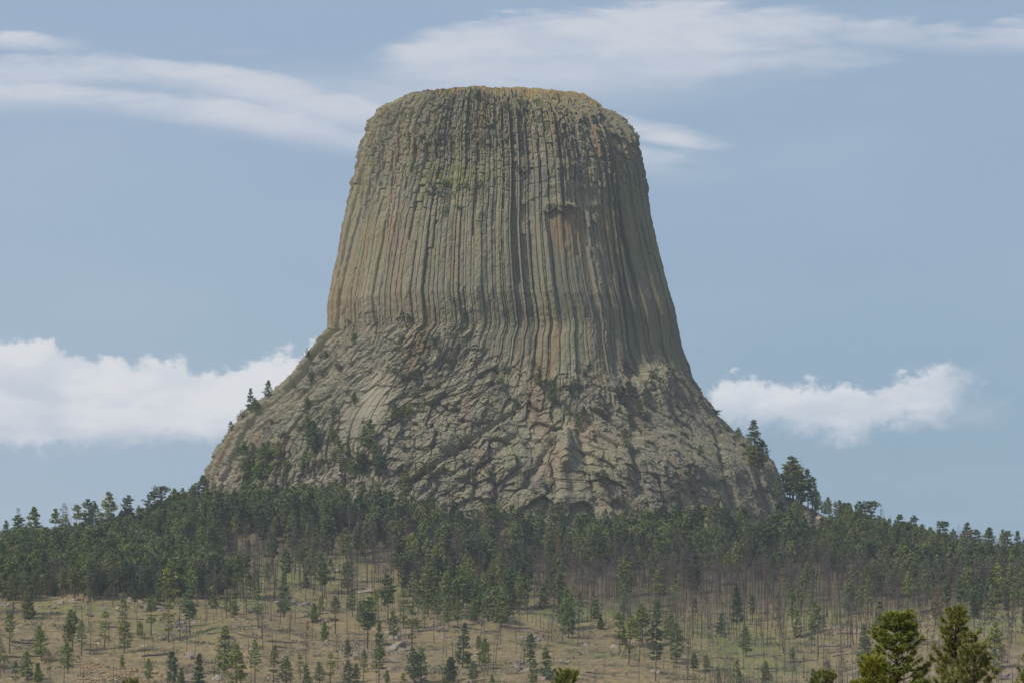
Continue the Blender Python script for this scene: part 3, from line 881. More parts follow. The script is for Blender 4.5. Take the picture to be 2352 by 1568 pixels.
def dead_shape(kind, seed, lo=False):
    """bare standing dead pine: (trunk, branches, leaves-or-None, height)"""
    r = np.random.default_rng(seed)
    h = {0: 17, 1: 19, 2: 15, 3: 18, 4: 9, 5: 12, 6: 16, 7: 14}[kind]
    T, Bq, L_ = Tri(), Tri(), Tri()
    zs = np.linspace(-1, h, 9)
    bend = r.normal(0, .03, 2) * h
    pts = np.c_[bend[0] * (zs / h) ** 2 + r.normal(0, .06, 9), bend[1] * (zs / h) ** 2 + r.normal(0, .06, 9), zs]
    axis = lambda z: np.array([np.interp(z, zs, pts[:, 0]), np.interp(z, zs, pts[:, 1]), z])
    tip = {4: .10, 5: .09}.get(kind, .03)
    T.tube(pts, np.interp(zs, [-1, h], [.20, tip]), 6 if not lo else 4)
    if kind == 4: nb = 3
    elif kind == 5: nb = 12
    else: nb = 46
    lo_z = {0: .35, 1: .5, 2: .2, 3: .55, 4: .5, 5: .3, 6: .25, 7: .15}[kind]
    for q in range(nb if not lo else int(nb * .5)):
        z = h * (lo_z + (1 - lo_z) * r.random() ** .85) * .985
        t = (z / h - lo_z) / (1 - lo_z)
        az = r.uniform(0, 6.28)
        L = r.uniform(.6, 1.0) * (2.4 * (1 - t) ** .7 + .35) * (.55 if kind in (4, 5) else 1)
        dr = r.uniform(-.25, .3) if kind != 7 else r.uniform(-.6, -.1)
        d = np.array([math.cos(az), math.sin(az), dr])
        p0 = axis(z); p1 = p0 + d * L * .55; p2 = p0 + d * L + np.array([0, 0, r.uniform(-.1, .3) * L])
        Bq.tube([p0, p1, p2], [.05, .036, .016], 3)
        for s_ in range(3 if not lo else 1):
            f = r.uniform(.4, 1); ps = p0 + (p2 - p0) * f; dd = d + r.normal(0, .6, 3)
            Bq.tube([ps, ps + dd * L * r.uniform(.2, .4)], [.024, .010], 3)
        if kind == 6:
            L_.leaves(p0 + (p2 - p0) * r.uniform(.35, 1.05, (9, 1)) + r.normal(size=(9, 3)) * .28, .5, r, .5)
        elif kind in (0, 1, 2, 3, 7) and not lo:
            L_.leaves(p0 + (p2 - p0) * r.uniform(.35, 1.15, (8, 1)) + r.normal(size=(8, 3)) * .3, .65, r, .13)
    return T, Bq, L_, h


def shrub_shape(seed, n=90, flat=.75, size=.5):
    r = np.random.default_rng(seed); S = Tri(); T = Tri()
    for k in range(5):
        a = r.uniform(0, 6.28); e = np.array([math.cos(a) * .5, math.sin(a) * .5, .7])
        T.tube([np.array([0, 0, -.3]), e * .5, e], [.07, .05, .02], 3)
    cl = r.normal(size=(9, 3)) * np.array([.52, .52, .30 * flat]) + np.array([0, 0, .62 * flat])
    for c in cl:
        S.leaves(c + r.normal(size=(n // 9, 3)) * np.array([.26, .26, .24]), size, r, .6, .3)
    return T, S


def rock_shape(seed, sub=3, flat=.7, rough=.35):
    r = np.random.default_rng(seed)
    import bmesh
    bm = bmesh.new(); bmesh.ops.create_icosphere(bm, subdivisions=sub, radius=1.0)
    V = np.array([v.co[:] for v in bm.verts]); F = np.array([[v.index for v in f.verts] for f in bm.faces]); bm.free()
    # cut by random planes, then roughen
    for k in range(11):
        n = r.normal(size=3); n /= np.linalg.norm(n); d = r.uniform(.52, .85)
        ex = np.maximum(V @ n - d, 0); V = V - ex[:, None] * n * .93
    nrm = V / np.linalg.norm(V, axis=1, keepdims=True)
    V = V + nrm * (fbm(V[:, 0] * 2.2 + seed, V[:, 1] * 2.2 + V[:, 2] * 1.7, seed, 4) * rough)[:, None]
    V = V * np.array([1.0, r.uniform(.7, 1.0), flat * r.uniform(.75, 1.1)])
    V[:, 2] += .28 * flat
    return V, F


def ledge_shape(seed, L=8.0, n=5):
    """a stack of thin broken sandstone layers"""
    r = np.random.default_rng(seed); S = Tri()
    z = -.8
    for k in range(n):
        h = r.uniform(.4, .85); x = -L / 2 + r.uniform(0, 1.5)
        while x < L / 2 - .5:
            w = r.uniform(.8, 2.6); d0 = r.uniform(-.5, .3) + k * .16; dp = r.uniform(1.6, 2.6)
            m = 5
            xs = np.linspace(0, w, m)
            fr = np.c_[x + xs, d0 + r.normal(0, .09, m), np.full(m, z)]; bk = np.c_[x + xs, d0 + dp + r.normal(0, .1, m), np.full(m, z)]
            j = lambda q: q + r.normal(0, .03, q.shape)
            V = np.r_[j(fr), j(bk), j(fr + [0, 0, h]), j(bk + [0, 0, h])]
            F = []
            for i in range(m - 1):
                for a, b in ((0, 2 * m), (2 * m, 3 * m), (3 * m, m)):
                    F += [[a + i, a + i + 1, b + i + 1], [a + i, b + i + 1, b + i]]
            F += [[0, 2 * m, m], [m, 2 * m, 3 * m], [m - 1, 2 * m - 1, 3 * m - 1], [2 * m - 1, 4 * m - 1, 3 * m - 1]]
            S.add(V, F); x += w * r.uniform(.9, 1.15)
        z += h * .93
    return S


# ------------------------------------------------------------------ catalogue of repeatable meshes
PINE_WORDS = {0: 'tall round-topped bare-trunked pine', 1: 'tall narrow long-crowned pine', 2: 'broad bushy pine', 3: 'small cone-shaped young pine', 4: 'flat-topped pine',
              5: 'thin sparse-crowned pine', 6: 'spire-shaped pine', 7: 'short open-crowned pine'}
DEAD_WORDS = {0: 'grey twiggy-topped dead pine', 1: 'tall high-branched dead pine', 2: 'low-branched dead pine', 3: 'slim clean-trunked dead pine', 4: 'short branchless broken snag',
              5: 'broken-topped pale snag', 6: 'rust-brown needled dead pine', 7: 'drooping-branched dead pine'}
PINES = {}
for kd in range(8):
    for vi in range(2 if kd in (0, 1, 2, 3, 5) else 1):
        T, C, h = pine_shape(kd, 100 + kd * 10 + vi)
        mt = M_PINE[(0, 1, 1, 0, 2, 1, 2, 0)[kd]] if vi == 0 else M_PINE[(2, 0, 0, 1, 0, 0, 0, 0)[kd]]
        PINES[kd, vi] = (mesh_np('trunk', *T.get(), M_BARK), mesh_np('crown', *C.get(), mt), h)
DEADS = {}
for kd in range(8):
    for vi in range(2 if kd in (0, 1, 3) else 1):
        T, Bq, L_, h = dead_shape(kd, 300 + kd * 10 + vi)
        tm = M_SNAG if kd in (5,) or (kd == 3 and vi == 1) else M_BURNT
        bv, bf = Bq.get(); lv, lf = L_.get()
        br = mesh_np('crown', np.r_[bv, lv], np.r_[bf, lf + len(bv)], mats=[M_TWIG, M_RUST if kd == 6 else M_TWIG], fmat=np.r_[np.zeros(len(bf)), np.ones(len(lf))])
        DEADS[kd, vi] = (mesh_np('trunk', *T.get(), tm), br, h)
ROCKS = [mesh_np('boulder', *rock_shape(500 + i, 3 if i < 5 else 2, (.75, .6, .9, .5, .7, .6, .8)[i]), M_STONE if i % 3 else M_PALE) for i in range(7)]
SHRUBS = []
for i in range(4):
    T, S = shrub_shape(600 + i, 130, (.8, 1.2, .6, 1.0)[i], .34)
    SHRUBS.append((mesh_np('stems', *T.get(), M_BARK), mesh_np('foliage', *S.get(), M_SHRUB if i < 3 else M_GRASSY)))

ITEMS = []   # every placed thing: (root, sheet x, sheet y, words, zone, group, category)


def put(kind_name, meshes, names, loc, scale, rotz, tilt=(0, 0), rot=None):
    root = bpy.data.objects.new(kind_name, None); col.objects.link(root)
    root.empty_display_size = .5
    root.location = loc; root.scale = (scale,) * 3 if np.isscalar(scale) else scale
    root.rotation_euler = rot if rot is not None else (tilt[0], tilt[1], rotz)
    for me, n in zip(meshes, names):
        o = bpy.data.objects.new(n, me); col.objects.link(o); o.parent = root
    return root


def sheet(p):
    return CX + p[0] / (K * p[1]), HY - p[2] / (K * p[1])


# ------------------------------------------------------------------ where the trees stand
LIVE = []    # (x_sheet, y_base, X, Y, Z, kind, var, height m)
DEAD = []


def stand_on_butte(x, yb):
    """front point of the butte nearest to sheet position"""
    m = (np.abs(_bsx - x) < 6) & (np.abs(_bsy - yb) < 5)
    idx = np.argwhere(m)
    if len(idx) == 0:
        d = (_bsx - x) ** 2 + (_bsy - yb) ** 2; i = np.unravel_index(np.argmin(d), d.shape); return _P[i]
    i = idx[np.argmin(_P[m][:, 1])]
    return _P[i[0], i[1]]


# named trees: sheet x, sheet row of the foot, height in sheet units, kind
named = [(167, 1495, 97, 0), (95, 1519, 82, 7), (22, 1499, 100, 5), (285, 1497, 82, 2), (240, 1490, 92, 5), (347, 1459, 85, 1), (387, 1474, 95, 5), (322, 1465, 40, 7), (187, 1505, 80, 5), (62, 1562, 67, 2), (88, 1566, 45, 3), (155, 1545, 73, 7),
         (113, 1552, 60, 5), (342, 1567, 56, 7), (417, 1572, 40, 3), (280, 1539, 37, 3), (543, 1584, 105, 2), (585, 1575, 105, 5), (627, 1573, 88, 1), (657, 1576, 70, 7), (758, 1570, 75, 5), (735, 1572, 52, 7), (706, 1573, 50, 3), (722, 1430, 45, 3),
         (735, 1432, 63, 1), (770, 1455, 87, 1), (745, 1469, 43, 3), (891, 1432, 113, 0), (844, 1487, 118, 0), (799, 1510, 43, 3), (872, 1522, 98, 6), (946, 1492, 103, 5), (927, 1444, 95, 5), (1029, 1439, 70, 7), (1051, 1435, 63, 7), (1089, 1425, 47, 3),
         (1122, 1427, 75, 7), (1132, 1420, 72, 2), (1151, 1439, 83, 2), (1192, 1412, 87, 1), (1062, 1532, 103, 6), (1074, 1534, 40, 3), (1101, 1525, 65, 1), (1114, 1535, 70, 7), (1086, 1565, 47, 2), (1032, 1567, 58, 2), (951, 1570, 82, 7), (967, 1566, 80, 7),
         (834, 1567, 75, 5), (800, 1572, 56, 7), (818, 1570, 48, 3), (890, 1574, 34, 3), (925, 1576, 32, 2), (1130, 1574, 28, 3), (1306, 1445, 90, 2), (1284, 1429, 115, 5), (1271, 1405, 103, 0), (1424, 1499, 93, 0), (1476, 1485, 100, 2), (1507, 1482, 104, 6),
         (1506, 1562, 83, 4), (1554, 1525, 93, 7), (1437, 1372, 97, 2), (1593, 1539, 40, 2), (1623, 1542, 40, 3), (1713, 1509, 73, 7), (1650, 1571, 36, 3), (1758, 1568, 50, 2), (1005, 1420, 60, 7), (975, 1440, 64, 5), (1255, 1400, 78, 1), (60, 1420, 62, 3),
         (10, 1545, 60, 5), (1820, 1520, 34, 3), (1700, 1560, 22, 3), (830, 1440, 60, 7), (862, 1425, 74, 1), (810, 1415, 70, 5), (905, 1470, 66, 7), (1540, 1470, 64, 7), (1380, 1445, 36, 3), (690, 1560, 60, 5), (520, 1420, 66, 5), (575, 1375, 60, 5)]
for x, yb, hp, kd in named:
    X, Y, Z = place(x, yb, 1500)
    LIVE.append((x, yb, X, Y, Z, kd, int(rng.integers(0, 2)), hp * K * Y, True))
# trees rooted on the rock
for x, yb, hp, kd in [(570, 940, 56, 6), (610, 908, 42, 2), (588, 940, 34, 7), (528, 982, 20, 7), (1738, 1050, 92, 6), (1757, 1062, 56, 2), (1730, 1066, 50, 2), (720, 1062, 96, 0), (845, 1062, 100, 1), (838, 1020, 50, 2), (555, 1098, 92, 1), (785, 1088, 78, 1),
                      (820, 1100, 74, 0), (632, 1092, 78, 1), (600, 1110, 90, 2), (690, 1100, 74, 5), (757, 1000, 36, 3), (705, 1000, 62, 2), (568, 1118, 70, 2), (650, 1122, 80, 1), (868, 1116, 84, 0), (935, 1120, 50, 3), (702, 818, 12, 3), (1655, 960, 24, 4),
                      (1700, 1000, 26, 2), (1425, 905, 24, 3), (1240, 880, 40, 3), (1265, 920, 44, 2), (1475, 950, 34, 3), (1440, 1010, 34, 3), (1325, 975, 30, 2), (1390, 1110, 40, 3), (912, 955, 36, 3), (940, 960, 34, 2), (806, 780, 22, 3), (812, 920, 28, 3), (715, 1085, 70, 0), (865, 1080, 78, 1), (800, 1110, 60, 5), (580, 1085, 66, 5), (612, 1070, 60, 5), (700, 940, 36, 7), (770, 1050, 50, 1), (560, 1120, 64, 0)]:
    p = stand_on_butte(x, yb)
    LIVE.append((x, yb, p[0], p[1] + .3, p[2] - .5, kd, int(rng.integers(0, 2)), hp * K * p[1], True))
for x, yb, hp, kd in [(1822, 1142, 94, 2), (1830, 1144, 80, 2), (1856, 1156, 86, 6), (1808, 1136, 40, 5), (1880, 1172, 46, 2), (1892, 1176, 30, 2), (1842, 1150, 66, 1), (1866, 1162, 74, 0), (1814, 1140, 78, 2), (1872, 1168, 54, 7), (1903, 1184, 44, 2), (1917, 1190, 40, 1), (1930, 1196, 48, 2), (1905, 1172, 36, 1), (1835, 1158, 28, 3), (1755, 1195, 60, 2), (1804, 1225, 50, 3), (1790, 1170, 72, 5), (1840, 1205, 46, 7)]:
    X, Y, Z = place(x, yb, 1700, 2520)
    LIVE.append((x, yb, X, Y, Z, kd, int(rng.integers(0, 2)), hp * K * Y, True))
# skyline pines
for x, top, hp, kd in [(15, 1195, 95, 1), (40, 1182, 100, 0), (80, 1165, 110, 2), (128, 1168, 108, 1), (150, 1180, 90, 5), (175, 1158, 110, 0), (203, 1145, 105, 0), (222, 1150, 96, 5), (250, 1130, 135, 2), (292, 1136, 110, 0), (315, 1160, 90, 5),
                       (345, 1128, 110, 0), (372, 1118, 110, 4), (400, 1122, 112, 2), (420, 1120, 110, 1), (445, 1108, 100, 0), (468, 1092, 96, 2), (490, 1108, 92, 1), (1930, 1158, 90, 1), (1950, 1155, 100, 2), (1975, 1150, 104, 0), (2000, 1152, 104, 4),
                       (2030, 1188, 90, 5), (2065, 1180, 100, 0), (2096, 1182, 100, 0), (2118, 1204, 80, 2), (2140, 1210, 80, 2), (2165, 1198, 96, 4), (2190, 1214, 80, 0), (2220, 1200, 100, 2), (2245, 1215, 90, 0), (2272, 1212, 96, 2), (2300, 1216, 90, 1), (2312, 1218, 96, 0), (2340, 1218, 92, 6)]:
    yb = top + hp
    Ys = np.arange(2230, 2400, 2.0); Xs = (x - CX) * K * Ys
    row = HY - ground_z(Xs, Ys) / (K * Ys)
    i = int(np.argmin(row))
    Y = float(Ys[i]); X = float(Xs[i]); Z = float(ground_z(X, Y))
    LIVE.append((x, float(row[i]), X, Y, Z, kd, int(rng.integers(0, 2)), max(8, (float(row[i]) - top) * K * Y), True))


def dens(x, yb, Y):
    """probabilities of a live and of a dead tree for ground at sheet position"""
    x = x + float(vnoise(x / 60, yb / 14, 411)) * 170; yb = yb + float(vnoise(x / 45, yb / 40, 412)) * 22
    n = float(vnoise(x / 70, yb / 26, 401)) + .5; n2 = float(vnoise(x / 30, yb / 12, 402)) + .5
    lv = dd = 0.0
    left = x < 470
    lim = float(np.interp(x, [300, 470, 900, 1000, 1300, 1500, 1800, 1900, 1960, 2352], [1100, 1185, 1198, 1212, 1242, 1238, 1262, 1225, 1190, 1190]))
    if yb < lim: return 0.0, 0.0
    if yb < 1225:
        if x < 1850: lv, dd = .95, .12
        else: lv, dd = .6, .05
    elif yb < 1300:
        if x < 480: lv, dd = .5, .10
        elif x < 900:
            lv, dd = (.50 if yb < 1232 else .08), .24
        elif x < 1300: lv, dd = (.55 if yb < 1250 else .32), .9
        elif x < 1500: lv, dd = .6, .4
        elif x < 1900: lv, dd = .78, .22
        else: lv, dd = .6, .12
    elif yb < 1345:
        if x < 500: lv, dd = .6, .10
        elif x < 900: lv, dd = .05, .26
        elif x < 1300: lv, dd = .24, 1.0
        elif x < 1900: lv, dd = .18, 1.0
        else: lv, dd = .65, .55
    elif yb < 1378:
        if x < 530: lv, dd = .5, .14
        elif x < 900: lv, dd = .05, .16
        elif x < 1230: lv, dd = .24, .5
        elif x < 1500: lv, dd = .08, .75
        elif x < 1900: lv, dd = .05, 1.1
        else: lv, dd = .22, .95
    elif yb < 1425:
        if x < 520: lv, dd = .02, .06
        elif x < 930: lv, dd = .012, .09
        elif x < 1230: lv, dd = .12, .07
        elif x < 1480: lv, dd = .03, .12
        elif x < 2130: lv, dd = .04, .8
        else: lv, dd = .05, .22
    elif yb < 1470:
        if x > 1500 and x < 2100: lv, dd = .02, .33
        else: lv, dd = .004, .03
    else:
        if x > 1600: lv, dd = .004, .14
        else: lv, dd = .003, .02
    return lv * (.15 + 1.6 * n), dd * (.2 + 2.9 * n2 * n2)


def scatter():
    r = np.random.default_rng(21)
    cell = 4.4
    used = {}
    for t in LIVE: used[(int(t[2] // cell), int(t[3] // cell))] = 1
    n = 0
    cand = r.random((52000, 3))
    Ys = 1660 + (2462 - 1660) * cand[:, 0]
    Xs = (cand[:, 1] - .5) * 2 * 1.08 * 1176 * K * Ys
    Zs = ground_z(Xs, Ys)
    yb = HY - Zs / (K * Ys); x = CX + Xs / (K * Ys)
    # ground hidden behind nearer ground
    for i in range(len(Ys)):
        X, Y, Z = Xs[i], Ys[i], Zs[i]
        key = (int(X // cell), int(Y // cell))
        if any((key[0] + a, key[1] + b) in used for a in (0,) for b in (0,)): continue
        # not inside the butte
        if Y > 2330 and (X / 178.0) ** 2 + ((Y - 2500) / 132.0) ** 2 < 1: continue
        lv, dd = dens(x[i], yb[i], Y)
        u = cand[i, 2] * 1.9
        if u < lv:
            used[key] = 1
            w = [.24, .22, .16, .08, .10, .12, .03, .05] if yb[i] < 1378 else [.1, .15, .15, .2, .0, .2, .05, .15]
            kd = int(r.choice(8, p=w)); h = r.uniform(13, 21) * (1 if kd not in (3, 7) else .6) * (.72 if Y > 2200 and (x[i] < 470 or x[i] > 1850) else 1)
            LIVE.append((x[i], yb[i], X, Y, Z, kd, int(r.integers(0, 2)), h, False))
        elif u < lv + dd:
            used[key] = 1
            open_ = yb[i] > 1395
            w = [.22, .22, .14, .26, .04, .08, .02, .02] if not open_ else [.14, .12, .06, .22, .24, .20, .0, .02]
            kd = int(r.choice(8, p=w)); h = (r.uniform(12, 20) if not open_ else r.uniform(9, 17)) * (1 if kd not in (4, 5) else .55)
            DEAD.append((x[i], yb[i], X, Y, Z, kd, int(r.integers(0, 2)), h, False))


for x, yb, hp, kd in [(703, 1522, 97, 6), (207, 1502, 77, 3), (57, 1429, 120, 0), (1267, 1472, 80, 7), (1204, 1519, 53, 7), (1755, 1375, 80, 6), (2155, 1440, 95, 6), (2150, 1420, 70, 6), (890, 1200, 60, 6), (1190, 1195, 60, 6), (787, 1130, 44, 6), (1290, 1225, 36, 6),
                      (1650, 1190, 56, 6), (1940, 1200, 30, 6), (900, 1300, 110, 0), (472, 1395, 80, 3), (380, 1372, 76, 3), (537, 1404, 80, 0), (607, 1340, 60, 2), (676, 1330, 120, 1), (702, 1382, 100, 0), (768, 1222, 52, 5), (736, 1220, 40, 0), (1705, 1295, 60, 0), (1640, 1440, 84, 5),
                      (1800, 1500, 140, 0), (1795, 1440, 100, 3), (1890, 1455, 60, 4), (1860, 1470, 40, 4), (1932, 1500, 72, 3), (1846, 1556, 54, 4), (1960, 1480, 120, 0), (1958, 1472, 90, 3), (2003, 1462, 60, 3), (1970, 1390, 60, 5), (2260, 1470, 110, 0), (2322, 1490, 90, 3), (1900, 1560, 60, 0),
                      (1335, 1500, 60, 5), (1330, 1548, 30, 4), (45, 1170 + 100, 108, 0), (145, 1265, 112, 0), (153, 1268, 108, 1), (81, 1452, 38, 4), (1490, 1385, 70, 1), (1440, 1400, 44, 5), (1576, 1370, 130, 3), (1585, 1392, 124, 0)]:
    X, Y, Z = place(x, yb, 1500, 2490)
    DEAD.append((x, yb, X, Y, Z, kd, int(rng.integers(0, 2)), hp * K * Y, True))
scatter()


def split(lst, n):
    """the n that show largest become individuals"""
    key = [-(1e6 if t[8] else 0) - t[7] / (K * t[3]) * (1.35 if t[1] > 1225 else 1.0) for t in lst]
    o = np.argsort(key)
    return [lst[i] for i in o[:n]], [lst[i] for i in o[n:]]


live_a, live_b = split(LIVE, 300)
dead_a, dead_b = split(DEAD, 300)
r_ = np.random.default_rng(77)
for t in live_a:
    x, yb, X, Y, Z, kd, vi, h, nm = t
    tr, cr, h0 = PINES.get((kd, vi), PINES[kd, 0])
    s = h / h0; wd = s * r_.uniform(.9, 1.2) * (1.0 if h > 9 else 1.1) * (1.45 if yb < 1160 and x > 1500 else 1.2 if yb < 1128 else 1.0)
    o = put('pine_tree', (tr, cr), ('trunk', 'crown'), (X, Y, Z), (wd, wd, s), r_.uniform(0, 6.28), r_.normal(0, .025, 2))
    ITEMS.append((o, x, yb, PINE_WORDS[kd], 'pine tree', 'living pines around the butte'))
for t in dead_a:
    x, yb, X, Y, Z, kd, vi, h, nm = t
    tr, br, h0 = DEADS.get((kd, vi), DEADS[kd, 0])
    s = h / h0; wd = max(s, .8)
    o = put('dead_tree', (tr, br), ('trunk', 'crown'), (X, Y, Z), (wd, wd, s), r_.uniform(0, 6.28), r_.normal(0, .05, 2))
    ITEMS.append((o, x, yb, DEAD_WORDS[kd], 'dead tree', 'bare dead pines below the butte'))


def merged(name, lst, shapes, label, cat, mats):
    """the rest of a wood, as one mass"""
    Vs, Fs, Ms, n = [], [], [], 0
    for t in lst:
        x, yb, X, Y, Z, kd, vi, h, nm = t
        vs, fs, ms, h0 = shapes[kd]
        s = h / h0; a = r_.uniform(0, 6.28); ca, sa = math.cos(a), math.sin(a)
        wd = max(s, .62) * r_.uniform(.88, 1.12)
        V = np.c_[(vs[:, 0] * ca - vs[:, 1] * sa) * wd + X, (vs[:, 0] * sa + vs[:, 1] * ca) * wd + Y, vs[:, 2] * s + Z]
        Vs.append(V); Fs.append(fs + n); n += len(vs)
        mm = ms.copy(); mm[ms == 1] = 1 + int(r_.integers(0, len(mats) - 1)); Ms.append(mm)
    me = mesh_np(name, np.concatenate(Vs), np.concatenate(Fs), mats=mats, fmat=np.concatenate(Ms))
    o = link(name, me)
    tagged(o, label, cat, kind='stuff')


def lo_pine(kd):
    T, C, h = pine_shape(kd, 900 + kd, True); tv, tf = T.get(); cv, cf = C.get()
    return np.r_[tv, cv], np.r_[tf, cf + len(tv)], np.r_[np.zeros(len(tf), int), np.ones(len(cf), int)], h


def lo_dead(kd):
    T, Bq, L_, h = dead_shape(kd, 950 + kd, True); tv, tf = T.get(); cv, cf = Bq.get()
    return np.r_[tv, cv], np.r_[tf, cf + len(tv)], np.r_[np.zeros(len(tf), int), np.ones(len(cf), int)], h


merged('pine_forest', live_b, {k: lo_pine(k) for k in range(8)}, 'dense dark green pine forest massed on the ridge below the butte', 'forest', [M_BARK] + M_PINE_FAR)
merged('dead_wood_stand', dead_b, {k: lo_dead(k) for k in range(8)}, 'thick stand of grey bare dead trunks along the forest edge', 'dead forest', [M_BURNT, M_TWIG, M_TWIG])

# ------------------------------------------------------------------ shrubs clinging to the butte
pts = [(1000, 430), (1015, 425), (1030, 432), (1045, 438), (1062, 426), (1080, 430), (1100, 428), (1110, 420), (990, 440), (1035, 450), (1010, 445), (1196, 392), (870, 416), (1018, 480), (1060, 478), (1235, 268), (1160, 252), (1190, 232), (1225, 236), (1065, 228), (1098, 222),
       (800, 745), (808, 770), (708, 830), (735, 850), (715, 865), (672, 885), (720, 870), (600, 925), (560, 955), (620, 970), (700, 895), (770, 855), (800, 895), (745, 815), (962, 775), (985, 790), (1000, 785), (1010, 800), (1025, 795), (940, 740), (930, 750), (915, 770), (1045, 700),
       (915, 800), (930, 830), (955, 860), (970, 880), (935, 870), (900, 850), (975, 840), (1130, 830), (1155, 850), (1180, 850), (1150, 880), (1175, 910), (1185, 925), (1220, 850), (1230, 870), (1245, 885), (1270, 880), (1285, 900), (1270, 915), (1315, 880), (1330, 870), (1345, 855), (1310, 895),
       (1340, 940), (1315, 950), (1330, 965), (1350, 970), (1420, 900), (1435, 910), (1485, 930), (1480, 960), (1505, 860), (1550, 845), (1675, 985), (1690, 1000), (1720, 1040), (1470, 1060), (1380, 1105), (1365, 1090), (1480, 1110),
       (1400, 1130), (1300, 1140), (1290, 1160), (905, 940), (925, 950), (945, 925), (900, 965), (960, 900), (880, 1060), (930, 1030), (1010, 1030), (1080, 1110), (1120, 1080), (1210, 1105), (1250, 1120), (990, 1090), (1060, 1060), (760, 960), (690, 990), (650, 1000), (620, 1030), (575, 1060), (540, 1040),
       (830, 970), (1200, 1015), (1165, 990), (1225, 1130), (1540, 1120), (1580, 1080), (1620, 1040), (1560, 960), (1650, 1060), (1700, 1090), (1500, 1010), (1530, 1150), (1350, 1160), (1430, 1150)]
for (x, yb) in [q for i_, q in enumerate(pts) if not (1000 < q[0] < 1300 and 760 < q[1] < 930 and i_ % 2)]:
    p = stand_on_butte(x + r_.normal(0, 3), yb + r_.normal(0, 3))
    i = int(r_.integers(0, 3)) if yb > 480 or r_.random() < .5 else 3
    s = r_.uniform(1.5, 3.3) * (.9 if yb < 500 else 1)
    o = put('shrub', SHRUBS[i], ('stems', 'foliage'), (p[0], p[1], p[2] - .2), (s, s, s * r_.uniform(.8, 1.5)), r_.uniform(0, 6.28))
    ITEMS.append((o, x, yb, ('round dark green shrub', 'upright dark green shrub', 'low spreading dark green shrub', 'bright green leafy shrub')[i], 'shrub', 'shrubs rooted in the rock'))

# ------------------------------------------------------------------ boulders, ledges, logs, stumps on the slope
big_rocks = [(277, 1408, 3.2), (208, 1412, 2.6), (165, 1380, 2.4), (300, 1385, 2.6), (345, 1400, 3.0), (320, 1380, 2.2), (405, 1425, 3.0), (420, 1430, 2.6), (370, 1467, 2.8), (330, 1484, 2.4), (435, 1510, 2.9), (576, 1405, 2.4), (900, 1455, 3.2), (905, 1468, 3.0), (912, 1490, 3.6), (905, 1500, 2.8),
             (835, 1358, 4.8), (860, 1356, 4.0), (800, 1362, 3.2), (1016, 1448, 3.2), (1205, 1465, 2.4), (1228, 1470, 2.8), (1193, 1523, 2.4), (1208, 1540, 2.6), (1240, 1555, 3.2), (1290, 1520, 2.2), (1410, 1488, 2.6), (1500, 1540, 3.0), (1345, 1480, 1.8), (1345, 1384, 2.4), (1640, 1450, 3.0),
             (1655, 1445, 2.6), (1765, 1465, 3.0), (1905, 1480, 2.2), (1897, 1490, 2.2), (2285, 1500, 3.0), (2300, 1520, 3.4), (2310, 1555, 3.4), (2270, 1470, 2.6), (640, 1265, 2.6), (610, 1275, 2.4), (430, 1230, 2.4), (375, 1222, 3.8), (470, 1225, 2.0), (515, 1270, 2.4), (540, 1290, 2.4), (770, 1310, 3.2), (745, 1300, 2.6),
             (700, 1385, 2.8), (650, 1390, 2.2), (500, 1560, 2.8), (620, 1560, 2.2), (120, 1395, 2.4), (15, 1390, 2.6), (30, 1395, 2.0), (820, 1500, 2.6), (815, 1512, 2.4), (785, 1500, 1.8), (760, 1510, 2.0), (740, 1408, 2.2), (1115, 1345, 2.4), (1550, 1195, 3.4), (1560, 1205, 3.0), (1530, 1190, 2.6), (1610, 1215, 2.6), (1570, 1218, 2.0),
             (1880, 1190, 3.0), (1862, 1200, 2.6), (1850, 1180, 2.4), (1895, 1205, 2.4), (1830, 1172, 2.0), (1815, 1160, 1.8), (1800, 1190, 2.2), (1845, 1220, 2.4), (730, 1090, 2.0), (710, 1100, 2.4), (760, 1100, 2.4), (690, 1086, 1.8), (780, 1110, 2.2), (1290, 1180, 3.0), (1260, 1175, 2.6), (1320, 1190, 2.0)]
for (cx_, cy_, n_, sp_) in [(180, 1384, 6, 30), (300, 1388, 9, 45), (400, 1428, 8, 28), (350, 1405, 7, 30), (410, 1445, 6, 20), (560, 1395, 6, 40), (905, 1462, 6, 14), (912, 1495, 8, 18), (830, 1505, 6, 22), (830, 1358, 6, 26), (1850, 1190, 8, 36), (1570, 1205, 6, 30), (2290, 1525, 6, 24), (700, 1395, 6, 40), (640, 1282, 6, 30), (1200, 1535, 5, 24)]:
    for k in range(n_): big_rocks.append((cx_ + r_.normal(0, sp_), cy_ + r_.normal(0, sp_ * .28), r_.uniform(.8, 2.3)))
for k in range(180):
    u = r_.random()
    if u < .55: x, yb, s = r_.uniform(0, 1180), r_.uniform(1385, 1560), r_.uniform(.5, 1.4)
    elif u < .75: x, yb, s = r_.uniform(480, 1000), r_.uniform(1240, 1390), r_.uniform(.6, 1.7)
    elif u < .9: x, yb, s = r_.uniform(1180, 2352), r_.uniform(1400, 1565), r_.uniform(.45, 1.2)
    else: x, yb, s = r_.uniform(690, 840), r_.uniform(1075, 1120), r_.uniform(.6, 1.4)
    big_rocks.append((x, yb, s))
